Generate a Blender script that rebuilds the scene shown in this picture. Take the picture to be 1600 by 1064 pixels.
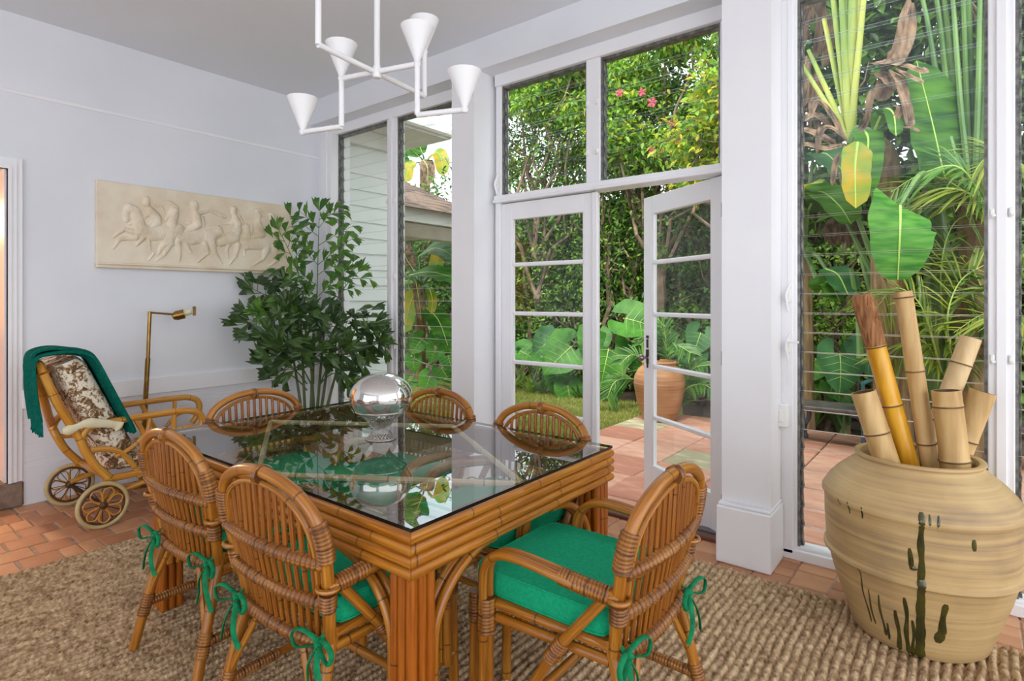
import bpy, math, random
import numpy as np
from mathutils import Vector, Matrix

random.seed(7)
rng = np.random.default_rng(11)
scene = bpy.context.scene
COL = scene.collection
for o in list(bpy.data.objects):
    bpy.data.objects.remove(o)

# ---------------------------------------------------------------- camera, sky, sun, exposure
cam_d = bpy.data.cameras.new('camera')
cam = bpy.data.objects.new('camera', cam_d)
COL.objects.link(cam)
cam_d.sensor_width = 36.0
cam_d.lens = 20.25
cam_d.shift_y = -63.0 / 1600.0
cam_d.clip_start = 0.05
cam_d.clip_end = 300
CAMH = 1.345
cam.location = (0, 0, CAMH)
cam.rotation_euler = (math.radians(90), 0, math.radians(38.19))
scene.camera = cam

world = bpy.data.worlds.new('sky')
scene.world = world
world.use_nodes = True
wn = world.node_tree.nodes
wl = world.node_tree.links
wn.clear()
w_out = wn.new('ShaderNodeOutputWorld')
w_bg = wn.new('ShaderNodeBackground')
w_tc = wn.new('ShaderNodeTexCoord')
w_noise = wn.new('ShaderNodeTexNoise')
w_noise.inputs['Scale'].default_value = 2.5
w_noise.inputs['Detail'].default_value = 5
w_ramp = wn.new('ShaderNodeValToRGB')
w_ramp.color_ramp.elements[0].position = 0.35
w_ramp.color_ramp.elements[0].color = (0.80, 0.88, 1.0, 1)
w_ramp.color_ramp.elements[1].position = 0.6
w_ramp.color_ramp.elements[1].color = (1.0, 1.0, 1.0, 1)
wl.new(w_tc.outputs['Generated'], w_noise.inputs['Vector'])
wl.new(w_noise.outputs['Fac'], w_ramp.inputs['Fac'])
wl.new(w_ramp.outputs['Color'], w_bg.inputs['Color'])
w_bg.inputs['Strength'].default_value = 1.35
wl.new(w_bg.outputs['Background'], w_out.inputs['Surface'])

sun_d = bpy.data.lights.new('sun', 'SUN')
sun_d.energy = 2.2
sun_d.angle = math.radians(25)
sun_d.color = (1.0, 0.96, 0.88)
sun = bpy.data.objects.new('sun', sun_d)
COL.objects.link(sun)
sun.rotation_euler = (math.radians(38), math.radians(12), 0)
sun.location = (0, 0, 12)

scene.view_settings.view_transform = 'Standard'
scene.view_settings.look = 'None'
scene.view_settings.gamma = 1.0
scene.view_settings.use_curve_mapping = False
scene.view_settings.exposure = 1.05

# ---------------------------------------------------------------- helpers
def lin(c):
    c = c / 255.0
    return c / 12.92 if c <= 0.04045 else ((c + 0.055) / 1.055) ** 2.4
def C(r, g, b):
    return (lin(r), lin(g), lin(b), 1.0)

F = np.array([-math.sin(math.radians(38.19)), math.cos(math.radians(38.19)), 0.0])   # compass of the room: into the garden corner
R = np.array([F[1], -F[0], 0.0])

MATS = {}
def mat(name, c1, c2=None, scale=4.0, rough=0.5, metal=0.0, bump=0.0, bscale=60.0, coords='Object',
        stretch=(1, 1, 1), coat=0.0, spec=0.5, island=False, transl=0.0, objrand=0.0, lo=0.35, hi=0.65, c3=None,
        bstretch=None, detail=4.0):
    m = bpy.data.materials.new(name)
    MATS[name] = m
    m.use_nodes = True
    n = m.node_tree.nodes
    l = m.node_tree.links
    p = n['Principled BSDF']
    p.inputs['Roughness'].default_value = rough
    p.inputs['Metallic'].default_value = metal
    p.inputs['Specular IOR Level'].default_value = spec
    p.inputs['Coat Weight'].default_value = coat
    p.inputs['Coat Roughness'].default_value = 0.15
    tc = n.new('ShaderNodeTexCoord')
    mp = n.new('ShaderNodeMapping')
    mp.inputs['Scale'].default_value = stretch
    l.new(tc.outputs[coords], mp.inputs['Vector'])
    col_out = None
    if c2 is None:
        p.inputs['Base Color'].default_value = c1
    else:
        rp = n.new('ShaderNodeValToRGB')
        rp.color_ramp.elements[0].position = lo
        rp.color_ramp.elements[0].color = c1
        rp.color_ramp.elements[1].position = hi
        rp.color_ramp.elements[1].color = c2
        if c3 is not None:
            e = rp.color_ramp.elements.new(1.0)
            e.color = c3
        if island:
            g = n.new('ShaderNodeNewGeometry')
            l.new(g.outputs['Random Per Island'], rp.inputs['Fac'])
        else:
            nz = n.new('ShaderNodeTexNoise')
            nz.inputs['Scale'].default_value = scale
            nz.inputs['Detail'].default_value = detail
            l.new(mp.outputs['Vector'], nz.inputs['Vector'])
            if objrand > 0:
                oi = n.new('ShaderNodeObjectInfo')
                mm = n.new('ShaderNodeMath'); mm.operation = 'SUBTRACT'
                l.new(oi.outputs['Random'], mm.inputs[0]); mm.inputs[1].default_value = 0.5
                mu = n.new('ShaderNodeMath'); mu.operation = 'MULTIPLY_ADD'
                l.new(mm.outputs[0], mu.inputs[0]); mu.inputs[1].default_value = objrand
                l.new(nz.outputs['Fac'], mu.inputs[2])
                l.new(mu.outputs[0], rp.inputs['Fac'])
            else:
                l.new(nz.outputs['Fac'], rp.inputs['Fac'])
        l.new(rp.outputs['Color'], p.inputs['Base Color'])
        col_out = rp.outputs['Color']
    if bump > 0:
        bz = n.new('ShaderNodeTexNoise')
        bz.inputs['Scale'].default_value = bscale
        bz.inputs['Detail'].default_value = 3
        if bstretch:
            m2 = n.new('ShaderNodeMapping'); m2.inputs['Scale'].default_value = bstretch
            l.new(tc.outputs[coords], m2.inputs['Vector']); l.new(m2.outputs['Vector'], bz.inputs['Vector'])
        else:
            l.new(mp.outputs['Vector'], bz.inputs['Vector'])
        bp = n.new('ShaderNodeBump')
        bp.inputs['Strength'].default_value = bump
        bp.inputs['Distance'].default_value = 0.01
        l.new(bz.outputs['Fac'], bp.inputs['Height'])
        l.new(bp.outputs['Normal'], p.inputs['Normal'])
    if transl > 0:
        tr = n.new('ShaderNodeBsdfTranslucent')
        if col_out is not None:
            hs = n.new('ShaderNodeHueSaturation')
            hs.inputs['Value'].default_value = 1.5
            l.new(col_out, hs.inputs['Color']); l.new(hs.outputs['Color'], tr.inputs['Color'])
        else:
            tr.inputs['Color'].default_value = c1
        mx = n.new('ShaderNodeMixShader')
        mx.inputs['Fac'].default_value = transl
        out = n['Material Output']
        l.new(p.outputs['BSDF'], mx.inputs[1]); l.new(tr.outputs['BSDF'], mx.inputs[2])
        l.new(mx.outputs['Shader'], out.inputs['Surface'])
    return m

def cane_mat(name, cd, cm, cl, rough=0.32, node_len=0.33, coat=0.3, ring=(60, 28, 8)):
    """lacquered cane: streaks along the pole (UV.x = metres along, UV.y = round), scars at the nodes"""
    m = bpy.data.materials.new(name); MATS[name] = m
    m.use_nodes = True
    n = m.node_tree.nodes; l = m.node_tree.links
    p = n['Principled BSDF']
    p.inputs['Roughness'].default_value = rough
    p.inputs['Coat Weight'].default_value = coat
    p.inputs['Coat Roughness'].default_value = 0.12
    uv = n.new('ShaderNodeUVMap')
    oi = n.new('ShaderNodeObjectInfo')
    mp = n.new('ShaderNodeMapping'); mp.inputs['Scale'].default_value = (3.0, 7.0, 1)
    l.new(uv.outputs['UV'], mp.inputs['Vector'])
    off = n.new('ShaderNodeCombineXYZ')
    ml = n.new('ShaderNodeMath'); ml.operation = 'MULTIPLY'; ml.inputs[1].default_value = 37.0
    l.new(oi.outputs['Random'], ml.inputs[0]); l.new(ml.outputs[0], off.inputs[0]); l.new(ml.outputs[0], off.inputs[2])
    l.new(off.outputs[0], mp.inputs['Location'])
    nz = n.new('ShaderNodeTexNoise'); nz.inputs['Scale'].default_value = 1.6; nz.inputs['Detail'].default_value = 5
    l.new(mp.outputs['Vector'], nz.inputs['Vector'])
    rp = n.new('ShaderNodeValToRGB')
    e = rp.color_ramp.elements
    e[0].position = 0.25; e[0].color = cd
    e[1].position = 0.8; e[1].color = cl
    x = e.new(0.5); x.color = cm
    l.new(nz.outputs['Fac'], rp.inputs['Fac'])
    sp = n.new('ShaderNodeSeparateXYZ'); l.new(uv.outputs['UV'], sp.inputs[0])
    md = n.new('ShaderNodeMath'); md.operation = 'MULTIPLY_ADD'; md.inputs[1].default_value = 1.0 / node_len
    l.new(sp.outputs[0], md.inputs[0]); l.new(oi.outputs['Random'], md.inputs[2])
    fr = n.new('ShaderNodeMath'); fr.operation = 'FRACT'; l.new(md.outputs[0], fr.inputs[0])
    lt = n.new('ShaderNodeMath'); lt.operation = 'LESS_THAN'; lt.inputs[1].default_value = 0.014 / node_len * 0.33
    l.new(fr.outputs[0], lt.inputs[0])
    # insect dots and scars
    vz = n.new('ShaderNodeTexNoise'); vz.inputs['Scale'].default_value = 9; vz.inputs['Detail'].default_value = 2
    l.new(mp.outputs['Vector'], vz.inputs['Vector'])
    gt = n.new('ShaderNodeMath'); gt.operation = 'GREATER_THAN'; gt.inputs[1].default_value = 0.73
    l.new(vz.outputs['Fac'], gt.inputs[0])
    ad = n.new('ShaderNodeMath'); ad.operation = 'MAXIMUM'
    l.new(lt.outputs[0], ad.inputs[0]); l.new(gt.outputs[0], ad.inputs[1])
    m8 = n.new('ShaderNodeMath'); m8.operation = 'MULTIPLY'; m8.inputs[1].default_value = 0.75
    l.new(ad.outputs[0], m8.inputs[0])
    mx = n.new('ShaderNodeMix'); mx.data_type = 'RGBA'
    l.new(m8.outputs[0], mx.inputs['Factor'])
    l.new(rp.outputs['Color'], mx.inputs[6]); mx.inputs[7].default_value = C(*ring)
    l.new(mx.outputs[2], p.inputs['Base Color'])
    bp = n.new('ShaderNodeBump'); bp.inputs['Strength'].default_value = 0.25; bp.inputs['Distance'].default_value = 0.003
    l.new(nz.outputs['Fac'], bp.inputs['Height']); l.new(bp.outputs['Normal'], p.inputs['Normal'])
    return m

def glass_mat(name, tint, ior=1.45, rough=0.0, refl=(1, 1, 1, 1)):
    m = bpy.data.materials.new(name); MATS[name] = m
    m.use_nodes = True
    n = m.node_tree.nodes; l = m.node_tree.links
    n.remove(n['Principled BSDF'])
    t = n.new('ShaderNodeBsdfTransparent'); t.inputs['Color'].default_value = tint
    g = n.new('ShaderNodeBsdfGlossy'); g.inputs['Roughness'].default_value = rough; g.inputs['Color'].default_value = refl
    f = n.new('ShaderNodeFresnel'); f.inputs['IOR'].default_value = ior
    geo = n.new('ShaderNodeNewGeometry')
    mu = n.new('ShaderNodeMath'); mu.operation = 'MULTIPLY'
    inv = n.new('ShaderNodeMath'); inv.operation = 'SUBTRACT'; inv.inputs[0].default_value = 1.0
    l.new(geo.outputs['Backfacing'], inv.inputs[1])
    l.new(f.outputs[0], mu.inputs[0]); l.new(inv.outputs[0], mu.inputs[1])
    mx = n.new('ShaderNodeMixShader')
    l.new(mu.outputs[0], mx.inputs['Fac'])
    l.new(t.outputs[0], mx.inputs[1]); l.new(g.outputs[0], mx.inputs[2])
    l.new(mx.outputs[0], n['Material Output'].inputs['Surface'])
    return m

class MB:
    def __init__(s):
        s.v = []; s.f = []; s.uv = []; s.mi = []
    def add(s, vs, fs, uvs=None, mi=0):
        b = len(s.v)
        s.v.extend([tuple(float(a) for a in p) for p in vs])
        for k, f in enumerate(fs):
            s.f.append(tuple(b + i for i in f)); s.mi.append(mi)
            if uvs is not None:
                s.uv.append([tuple(uvs[k][j]) for j in range(len(f))])
            else:
                s.uv.append([(0.0, 0.0)] * len(f))
        return s
    def box(s, x0, x1, y0, y1, z0, z1, b=0.0, mi=0):
        if x0 > x1: x0, x1 = x1, x0
        if y0 > y1: y0, y1 = y1, y0
        if z0 > z1: z0, z1 = z1, z0
        if b <= 0:
            v = [(x, y, z) for z in (z0, z1) for y in (y0, y1) for x in (x0, x1)]
            f = [(0, 2, 3, 1), (4, 5, 7, 6), (0, 1, 5, 4), (2, 6, 7, 3), (0, 4, 6, 2), (1, 3, 7, 5)]
            return s.add(v, f, mi=mi)
        b = min(b, (x1 - x0) / 2.01, (y1 - y0) / 2.01, (z1 - z0) / 2.01)
        v = []
        idx = {}
        for sx in (0, 1):
            for sy in (0, 1):
                for sz in (0, 1):
                    X = (x0, x1)[sx]; Y = (y0, y1)[sy]; Z = (z0, z1)[sz]
                    ix = b if sx == 0 else -b; iy = b if sy == 0 else -b; iz = b if sz == 0 else -b
                    idx[(sx, sy, sz, 0)] = len(v); v.append((X, Y + iy, Z + iz))
                    idx[(sx, sy, sz, 1)] = len(v); v.append((X + ix, Y, Z + iz))
                    idx[(sx, sy, sz, 2)] = len(v); v.append((X + ix, Y + iy, Z))
        f = []
        for sx in (0, 1):
            q = [idx[(sx, 0, 0, 0)], idx[(sx, 1, 0, 0)], idx[(sx, 1, 1, 0)], idx[(sx, 0, 1, 0)]]
            f.append(tuple(q if sx else q[::-1]))
        for sy in (0, 1):
            q = [idx[(0, sy, 0, 1)], idx[(0, sy, 1, 1)], idx[(1, sy, 1, 1)], idx[(1, sy, 0, 1)]]
            f.append(tuple(q if sy else q[::-1]))
        for sz in (0, 1):
            q = [idx[(0, 0, sz, 2)], idx[(1, 0, sz, 2)], idx[(1, 1, sz, 2)], idx[(0, 1, sz, 2)]]
            f.append(tuple(q if sz else q[::-1]))
        c0 = np.array([(x0 + x1) / 2, (y0 + y1) / 2, (z0 + z1) / 2])
        def out(q):
            P = [np.array(v[i]) for i in q]
            nn = np.cross(P[1] - P[0], P[2] - P[0])
            return tuple(q) if np.dot(nn, P[0] - c0) > 0 else tuple(q[::-1])
        for a in (0, 1):
            for c in (0, 1):
                f.append(out([idx[(a, c, 0, 0)], idx[(a, c, 1, 0)], idx[(a, c, 1, 1)], idx[(a, c, 0, 1)]]))
                f.append(out([idx[(a, 0, c, 0)], idx[(a, 1, c, 0)], idx[(a, 1, c, 2)], idx[(a, 0, c, 2)]]))
                f.append(out([idx[(0, a, c, 1)], idx[(1, a, c, 1)], idx[(1, a, c, 2)], idx[(0, a, c, 2)]]))
        for sx in (0, 1):
            for sy in (0, 1):
                for sz in (0, 1):
                    f.append(out([idx[(sx, sy, sz, 0)], idx[(sx, sy, sz, 1)], idx[(sx, sy, sz, 2)]]))
        return s.add(v, f, mi=mi)
    def tube(s, pts, r, n=8, caps=True, closed=False, flat=1.0, flatdir=None, mi=0):
        P = np.array(pts, float)
        m = len(P)
        rr = np.full(m, r, float) if np.isscalar(r) else np.array(r, float)
        if closed:
            T = np.roll(P, -1, 0) - np.roll(P, 1, 0)
        else:
            T = np.gradient(P, axis=0)
        T /= (np.linalg.norm(T, axis=1)[:, None] + 1e-12)
        ref = np.array([0, 0, 1.0]) if abs(T[0][2]) < 0.9 else np.array([1.0, 0, 0])
        if flatdir is not None: ref = np.array(flatdir, float)
        N = np.cross(T[0], ref); N /= (np.linalg.norm(N) + 1e-12)
        L = np.concatenate([[0], np.cumsum(np.linalg.norm(np.diff(P, axis=0), axis=1))])
        vs = []
        for i in range(m):
            if flatdir is not None:
                N2 = np.cross(T[i], ref)
                if np.linalg.norm(N2) > 1e-4: N = N2
            N = N - T[i] * np.dot(N, T[i]); N /= (np.linalg.norm(N) + 1e-12)
            B = np.cross(T[i], N)
            for k in range(n):
                a = 2 * math.pi * k / n
                vs.append(P[i] + rr[i] * (math.cos(a) * N + flat * math.sin(a) * B))
        fs = []; uv = []
        segs = m if closed else m - 1
        for i in range(segs):
            j = (i + 1) % m
            l0 = L[i]; l1 = L[j] if j > i else L[i] + np.linalg.norm(P[0] - P[-1])
            for k in range(n):
                k2 = (k + 1) % n
                fs.append((i * n + k, i * n + k2, j * n + k2, j * n + k))
                uv.append([(l0, k / n), (l0, (k + 1) / n), (l1, (k + 1) / n), (l1, k / n)])
        if caps and not closed:
            fs.append(tuple(range(n))[::-1]); uv.append([(0, 0)] * n)
            fs.append(tuple((m - 1) * n + k for k in range(n))); uv.append([(L[-1], 0)] * n)
        return s.add(vs, fs, uv, mi)
    def lathe(s, prof, n=32, c=(0, 0, 0), mi=0, sx=1.0, sy=1.0):
        m = len(prof)
        vs = []; fs = []; uv = []
        for (r, z) in prof:
            for k in range(n):
                a = 2 * math.pi * k / n
                vs.append((c[0] + r * sx * math.cos(a), c[1] + r * sy * math.sin(a), c[2] + z))
        for i in range(m - 1):
            for k in range(n):
                k2 = (k + 1) % n
                fs.append((i * n + k, i * n + k2, (i + 1) * n + k2, (i + 1) * n + k))
                uv.append([(prof[i][1], k / n), (prof[i][1], (k + 1) / n), (prof[i + 1][1], (k + 1) / n), (prof[i + 1][1], k / n)])
        return s.add(vs, fs, uv, mi)
    def blade(s, pts, widths, up=(0, 0, 1), fold=0.12, na=4, ripple=0.0, rfreq=9.0, mi=0, roll=0.0):
        P = np.array(pts, float); m = len(P)
        T = np.gradient(P, axis=0); T /= (np.linalg.norm(T, axis=1)[:, None] + 1e-12)
        up = np.array(up, float)
        vs = []
        for i in range(m):
            S = np.cross(T[i], up); S /= (np.linalg.norm(S) + 1e-9)
            N = np.cross(S, T[i])
            if roll:
                S, N = S * math.cos(roll) + N * math.sin(roll), N * math.cos(roll) - S * math.sin(roll)
            for k in range(na + 1):
                q = -1 + 2.0 * k / na
                rp = ripple * widths[i] * math.sin(rfreq * i / m * 6.28 + (2.0 if q > 0 else 0.5)) * abs(q)
                vs.append(P[i] + S * q * widths[i] + N * (fold * abs(q) * widths[i] + rp))
        fs = []; uv = []
        for i in range(m - 1):
            for k in range(na):
                a = i * (na + 1) + k
                fs.append((a, a + 1, a + na + 2, a + na + 1))
                u0 = i / (m - 1); u1 = (i + 1) / (m - 1)
                uv.append([(u0, k / na), (u0, (k + 1) / na), (u1, (k + 1) / na), (u1, k / na)])
        return s.add(vs, fs, uv, mi)
    def build(s, name, mats, parent=None, smooth=True, angle=40, loc=None):
        me = bpy.data.meshes.new(name)
        me.from_pydata(s.v, [], s.f)
        uvl = me.uv_layers.new(name='UVMap')
        flat = np.array([c for f in s.uv for p in f for c in p], dtype=np.float32)
        uvl.data.foreach_set('uv', flat)
        if not isinstance(mats, (list, tuple)): mats = [mats]
        for m in mats: me.materials.append(MATS[m] if isinstance(m, str) else m)
        me.polygons.foreach_set('material_index', np.array(s.mi, dtype=np.int32))
        if smooth:
            me.polygons.foreach_set('use_smooth', np.ones(len(s.f), dtype=bool))
            me.set_sharp_from_angle(angle=math.radians(angle))
        o = bpy.data.objects.new(name, me)
        COL.objects.link(o)
        if parent is not None: o.parent = parent
        if loc is not None: o.location = loc
        return o

def spl(pts, n=6, closed=False):
    """Catmull-Rom through the points"""
    P = [np.array(p, float) for p in pts]
    m = len(P); out = []
    rngs = range(m) if closed else range(m - 1)
    for i in rngs:
        if closed:
            p0, p1, p2, p3 = P[(i - 1) % m], P[i], P[(i + 1) % m], P[(i + 2) % m]
        else:
            p1, p2 = P[i], P[i + 1]
            p0 = P[i - 1] if i > 0 else 2 * p1 - p2
            p3 = P[i + 2] if i + 2 < m else 2 * p2 - p1
        for k in range(n):
            t = k / n
            out.append(0.5 * ((2 * p1) + (-p0 + p2) * t + (2 * p0 - 5 * p1 + 4 * p2 - p3) * t * t + (-p0 + 3 * p1 - 3 * p2 + p3) * t ** 3))
    if not closed: out.append(P[-1])
    return out

def resample(pts, step):
    P = np.array(pts, float)
    L = np.concatenate([[0], np.cumsum(np.linalg.norm(np.diff(P, axis=0), axis=1))])
    n = max(2, int(L[-1] / step) + 1)
    q = np.linspace(0, L[-1], n)
    return np.stack([np.interp(q, L, P[:, k]) for k in range(3)], 1)

def wrap(mb, pts, r, pitch=0.011, amp=0.0028, n=10, mi=0):
    """coils of split cane bound round a pole"""
    P = resample(pts, pitch / 4)
    rr = [r + amp * (0, 0.8, 1.0, 0.8)[i % 4] for i in range(len(P))]
    return mb.tube(P, rr, n, mi=mi)

def tag(o, label=None, cat=None, group=None, kind=None):
    if label: o['label'] = label
    if cat: o['category'] = cat
    if group: o['group'] = group
    if kind: o['kind'] = kind
    return o
def thing(name, label, cat, loc=(0, 0, 0), rotz=0.0, group=None):
    o = bpy.data.objects.new(name, None)
    o.empty_display_size = 0.1
    COL.objects.link(o)
    o.location = loc; o.rotation_euler = (0, 0, rotz)
    return tag(o, label, cat, group)
def struct(o):
    o['kind'] = 'structure'
    return o
def copy_tree(o, parent=None):
    c = o.copy(); COL.objects.link(c)
    c.parent = parent
    for ch in [x for x in o.children]:
        copy_tree(ch, c)
    return c
def piece(mesh_obj_data, name, parent, loc, rot=(0, 0, 0), scale=(1, 1, 1)):
    o = bpy.data.objects.new(name, mesh_obj_data); COL.objects.link(o)
    o.parent = parent; o.location = loc; o.rotation_euler = rot; o.scale = scale
    return o
def fast_mesh(name, V, Fq, mats, parent=None, smooth=False):
    """V (n,3), Fq (m,k) arrays"""
    me = bpy.data.meshes.new(name)
    V = np.asarray(V, np.float32); Fq = np.asarray(Fq, np.int32)
    k = Fq.shape[1]
    me.vertices.add(len(V)); me.vertices.foreach_set('co', V.ravel())
    me.loops.add(Fq.size); me.loops.foreach_set('vertex_index', Fq.ravel())
    me.polygons.add(len(Fq))
    me.polygons.foreach_set('loop_start', np.arange(0, Fq.size, k, dtype=np.int32))
    if smooth: me.polygons.foreach_set('use_smooth', np.ones(len(Fq), dtype=bool))
    me.update(calc_edges=True)
    me.validate()
    me.materials.append(MATS[mats])
    o = bpy.data.objects.new(name, me); COL.objects.link(o)
    if parent is not None: o.parent = parent
    return o
# ---------------------------------------------------------------- materials
mat('wall_paint', C(224, 226, 233), C(230, 232, 238), scale=1.5, rough=0.6, bump=0.06, bscale=60)
mat('wall_brick_paint', C(222, 223, 230), C(230, 231, 237), scale=3, rough=0.6, bump=0.35, bscale=14, bstretch=(1, 0.6, 6))
mat('ceiling_paint', C(228, 231, 238), C(232, 234, 240), scale=1.0, rough=0.7)
mat('trim_paint', C(236, 236, 240), C(240, 240, 243), scale=2, rough=0.35)
mat('mortar', C(120, 100, 84), C(150, 128, 108), scale=30, rough=0.9, bump=0.3, bscale=90)
mat('mortar_pale', C(150, 136, 122), C(178, 164, 150), scale=30, rough=0.9)
mat('terracotta', C(176, 118, 84), C(212, 158, 118), scale=5, rough=0.5, bump=0.12, bscale=40, objrand=0.7, lo=0.2, hi=0.85)
mat('patio_terracotta', C(188, 128, 104), C(226, 178, 152), scale=4, rough=0.75, bump=0.35, bscale=22, objrand=0.5, lo=0.25, hi=0.8, stretch=(1, 2.5, 1))
mat('patio_stone', C(168, 160, 126), C(222, 210, 176), scale=4, rough=0.8, bump=0.35, bscale=22, objrand=0.4, stretch=(1, 2.5, 1))
mat('patio_joint', C(74, 66, 56), C(98, 90, 78), scale=12, rough=0.95)
mat('step_stone', C(112, 92, 78), C(142, 120, 104), scale=14, rough=0.85, bump=0.4, bscale=40)
mat('threshold_wood', C(84, 50, 38), C(112, 70, 54), scale=6, rough=0.4, stretch=(1, 12, 1))
mat('threshold_metal', C(120, 116, 122), rough=0.35, metal=0.9)
mat('dark_channel', C(92, 92, 90), C(136, 136, 132), scale=30, rough=0.5, metal=0.6)
mat('soil', C(48, 38, 30), C(84, 68, 52), scale=9, rough=0.95, bump=0.6, bscale=18)
mat('grass', C(108, 128, 44), C(176, 178, 98), island=True, rough=0.7, transl=0.25, lo=0.0, hi=1.0)
mat('grass_ground', C(104, 112, 44), C(150, 146, 78), scale=7, rough=0.95, bump=0.6, bscale=60)
mat('jute', C(132, 100, 70), C(222, 194, 156), scale=38, rough=0.95, bump=0.4, bscale=260, lo=0.28, hi=0.66, detail=6, spec=0.1)
cane_mat('bamboo', C(124, 68, 8), C(168, 102, 22), C(196, 138, 50))
cane_mat('bamboo_leg', C(124, 60, 8), C(156, 82, 14), C(178, 104, 28), coat=0.2, node_len=0.9)
cane_mat('rattan', C(118, 64, 10), C(162, 100, 26), C(192, 138, 54), node_len=0.28)
cane_mat('rattan_slat', C(104, 54, 10), C(144, 82, 20), C(174, 112, 42), node_len=0.45, coat=0.1)
cane_mat('rattan_wrap', C(86, 46, 14), C(132, 80, 28), C(188, 132, 60), rough=0.4, node_len=0.05, coat=0.1)
cane_mat('rattan_yellow', C(164, 100, 26), C(200, 138, 46), C(220, 170, 84), node_len=0.3)
cane_mat('brace_pale', C(186, 158, 116), C(206, 180, 140), C(216, 196, 160), coat=0)
mat('core_wood', C(84, 44, 16), C(104, 58, 24), scale=8, rough=0.5)
mat('green_fabric', C(14, 154, 108), C(24, 168, 122), scale=90, rough=0.85, bump=0.25, bscale=700, spec=0.2)
mat('green_tie', C(10, 108, 66), C(22, 132, 84), scale=40, rough=0.8, spec=0.2)
mat('teal_throw', C(4, 88, 76), C(14, 104, 90), scale=60, rough=0.95, bump=0.3, bscale=300, spec=0.1)
mat('chrome', C(225, 222, 218), rough=0.04, metal=1.0)
mat('steel_wire', C(205, 203, 200), rough=0.2, metal=1.0)
mat('brass', C(128, 96, 48), C(168, 132, 74), scale=9, rough=0.28, metal=1.0)
mat('white_metal', C(236, 236, 238), rough=0.45)
mat('white_plastic', C(238, 238, 236), rough=0.4)
mat('plaster', C(222, 206, 180), C(236, 224, 204), scale=5, rough=0.75, bump=0.12, bscale=40)
mat('plaster_fig', C(216, 198, 168), C(238, 226, 206), scale=9, rough=0.7)
mat('iron_dark', C(40, 34, 32), C(64, 54, 48), scale=20, rough=0.45, metal=0.8)
mat('pewter', C(140, 134, 126), rough=0.3, metal=1.0)
mat('bench_iron', C(60, 68, 84), C(96, 106, 124), scale=16, rough=0.5, metal=0.4)
mat('bench_slab', C(60, 56, 56), C(98, 92, 90), scale=9, rough=0.35)
mat('chair_teal', C(56, 112, 122), C(92, 142, 150), scale=18, rough=0.6)
mat('clapboard', C(228, 233, 232), C(234, 238, 238), scale=2, rough=0.6)
mat('eave_white', C(226, 226, 224), C(236, 236, 234), scale=3, rough=0.6)
mat('shingle', C(84, 66, 58), C(118, 96, 84), scale=10, rough=0.9, objrand=0.6)
mat('soffit', C(150, 140, 124), C(170, 160, 144), scale=3, rough=0.8)
mat('ivory', C(214, 204, 168), C(226, 218, 186), scale=6, rough=0.4)
mat('tyre', C(178, 158, 108), C(196, 176, 126), scale=10, rough=0.6)
mat('rim_brown', C(72, 40, 20), C(98, 58, 30), scale=10, rough=0.5)
mat('warm_wall', C(214, 176, 128), C(222, 188, 142), scale=2, rough=0.7)
mat('warm_wood', C(120, 74, 40), C(156, 104, 62), scale=5, rough=0.5)
mat('bark', C(92, 76, 62), C(136, 116, 98), scale=9, rough=0.9, bump=0.6, bscale=20)
mat('banana_trunk', C(96, 72, 50), C(140, 116, 78), scale=6, rough=0.8, stretch=(4, 4, 0.6))
mat('hedge_leaf', C(46, 92, 22), C(128, 168, 46), island=True, rough=0.45, transl=0.3, lo=0.05, hi=1.0)
mat('hedge_leaf_dark', C(34, 72, 26), C(96, 134, 46), island=True, rough=0.45, transl=0.25, lo=0.05, hi=1.0)
mat('tree_leaf', C(60, 116, 28), C(158, 192, 66), island=True, rough=0.45, transl=0.35, lo=0.0, hi=1.0)
mat('yellow_leaf', C(150, 160, 36), C(214, 196, 60), island=True, rough=0.45, transl=0.35, lo=0.0, hi=1.0)
mat('backdrop_dark', C(34, 42, 20), C(58, 62, 34), scale=6, rough=1.0, bump=0.8, bscale=15)  # dark colour of the added backdrop, standing in for shaded hedge depth
mat('ear_leaf', C(26, 84, 22), C(84, 146, 46), scale=5, rough=0.5, transl=0.2, spec=0.3, bump=0.9, bscale=14, lo=0.25, hi=0.75)
mat('ear_leaf_blue', C(30, 78, 42), C(72, 124, 70), scale=5, rough=0.5, transl=0.2, spec=0.3, bump=0.9, bscale=14, lo=0.25, hi=0.75)
mat('banana_leaf', C(36, 86, 26), C(84, 134, 44), scale=3, rough=0.5, spec=0.25, transl=0.35, stretch=(1, 1, 6))
mat('banana_leaf_bright', C(46, 112, 38), C(94, 152, 62), scale=4, rough=0.5, transl=0.3, stretch=(1, 1, 7), spec=0.25)
mat('banana_leaf_yellow', C(190, 150, 20), C(104, 150, 44), scale=5, rough=0.45, transl=0.35)
mat('petiole_yellow', C(104, 130, 52), C(168, 172, 82), scale=2, rough=0.4, stretch=(3, 3, 0.6))
mat('petiole_green', C(58, 92, 50), C(112, 146, 82), scale=2, rough=0.4, stretch=(3, 3, 0.6))
mat('midrib', C(150, 184, 84), C(176, 200, 104), scale=3, rough=0.4)
mat('dead_leaf', C(70, 54, 42), C(150, 122, 98), scale=7, rough=0.85, stretch=(3, 3, 1), transl=0.1)
mat('palm_leaf', C(58, 98, 34), C(152, 160, 56), island=True, rough=0.45, transl=0.3, lo=0.0, hi=1.0)
mat('palm_leaf_green', C(42, 96, 38), C(104, 148, 60), island=True, rough=0.45, transl=0.3, lo=0.0, hi=1.0)
mat('strap_leaf', C(70, 116, 40), C(150, 176, 74), island=True, rough=0.45, transl=0.3, lo=0.0, hi=1.0)
mat('fishtail_leaf', C(24, 52, 20), C(64, 96, 36), island=True, rough=0.35, transl=0.12, lo=0.0, hi=1.0)
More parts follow.
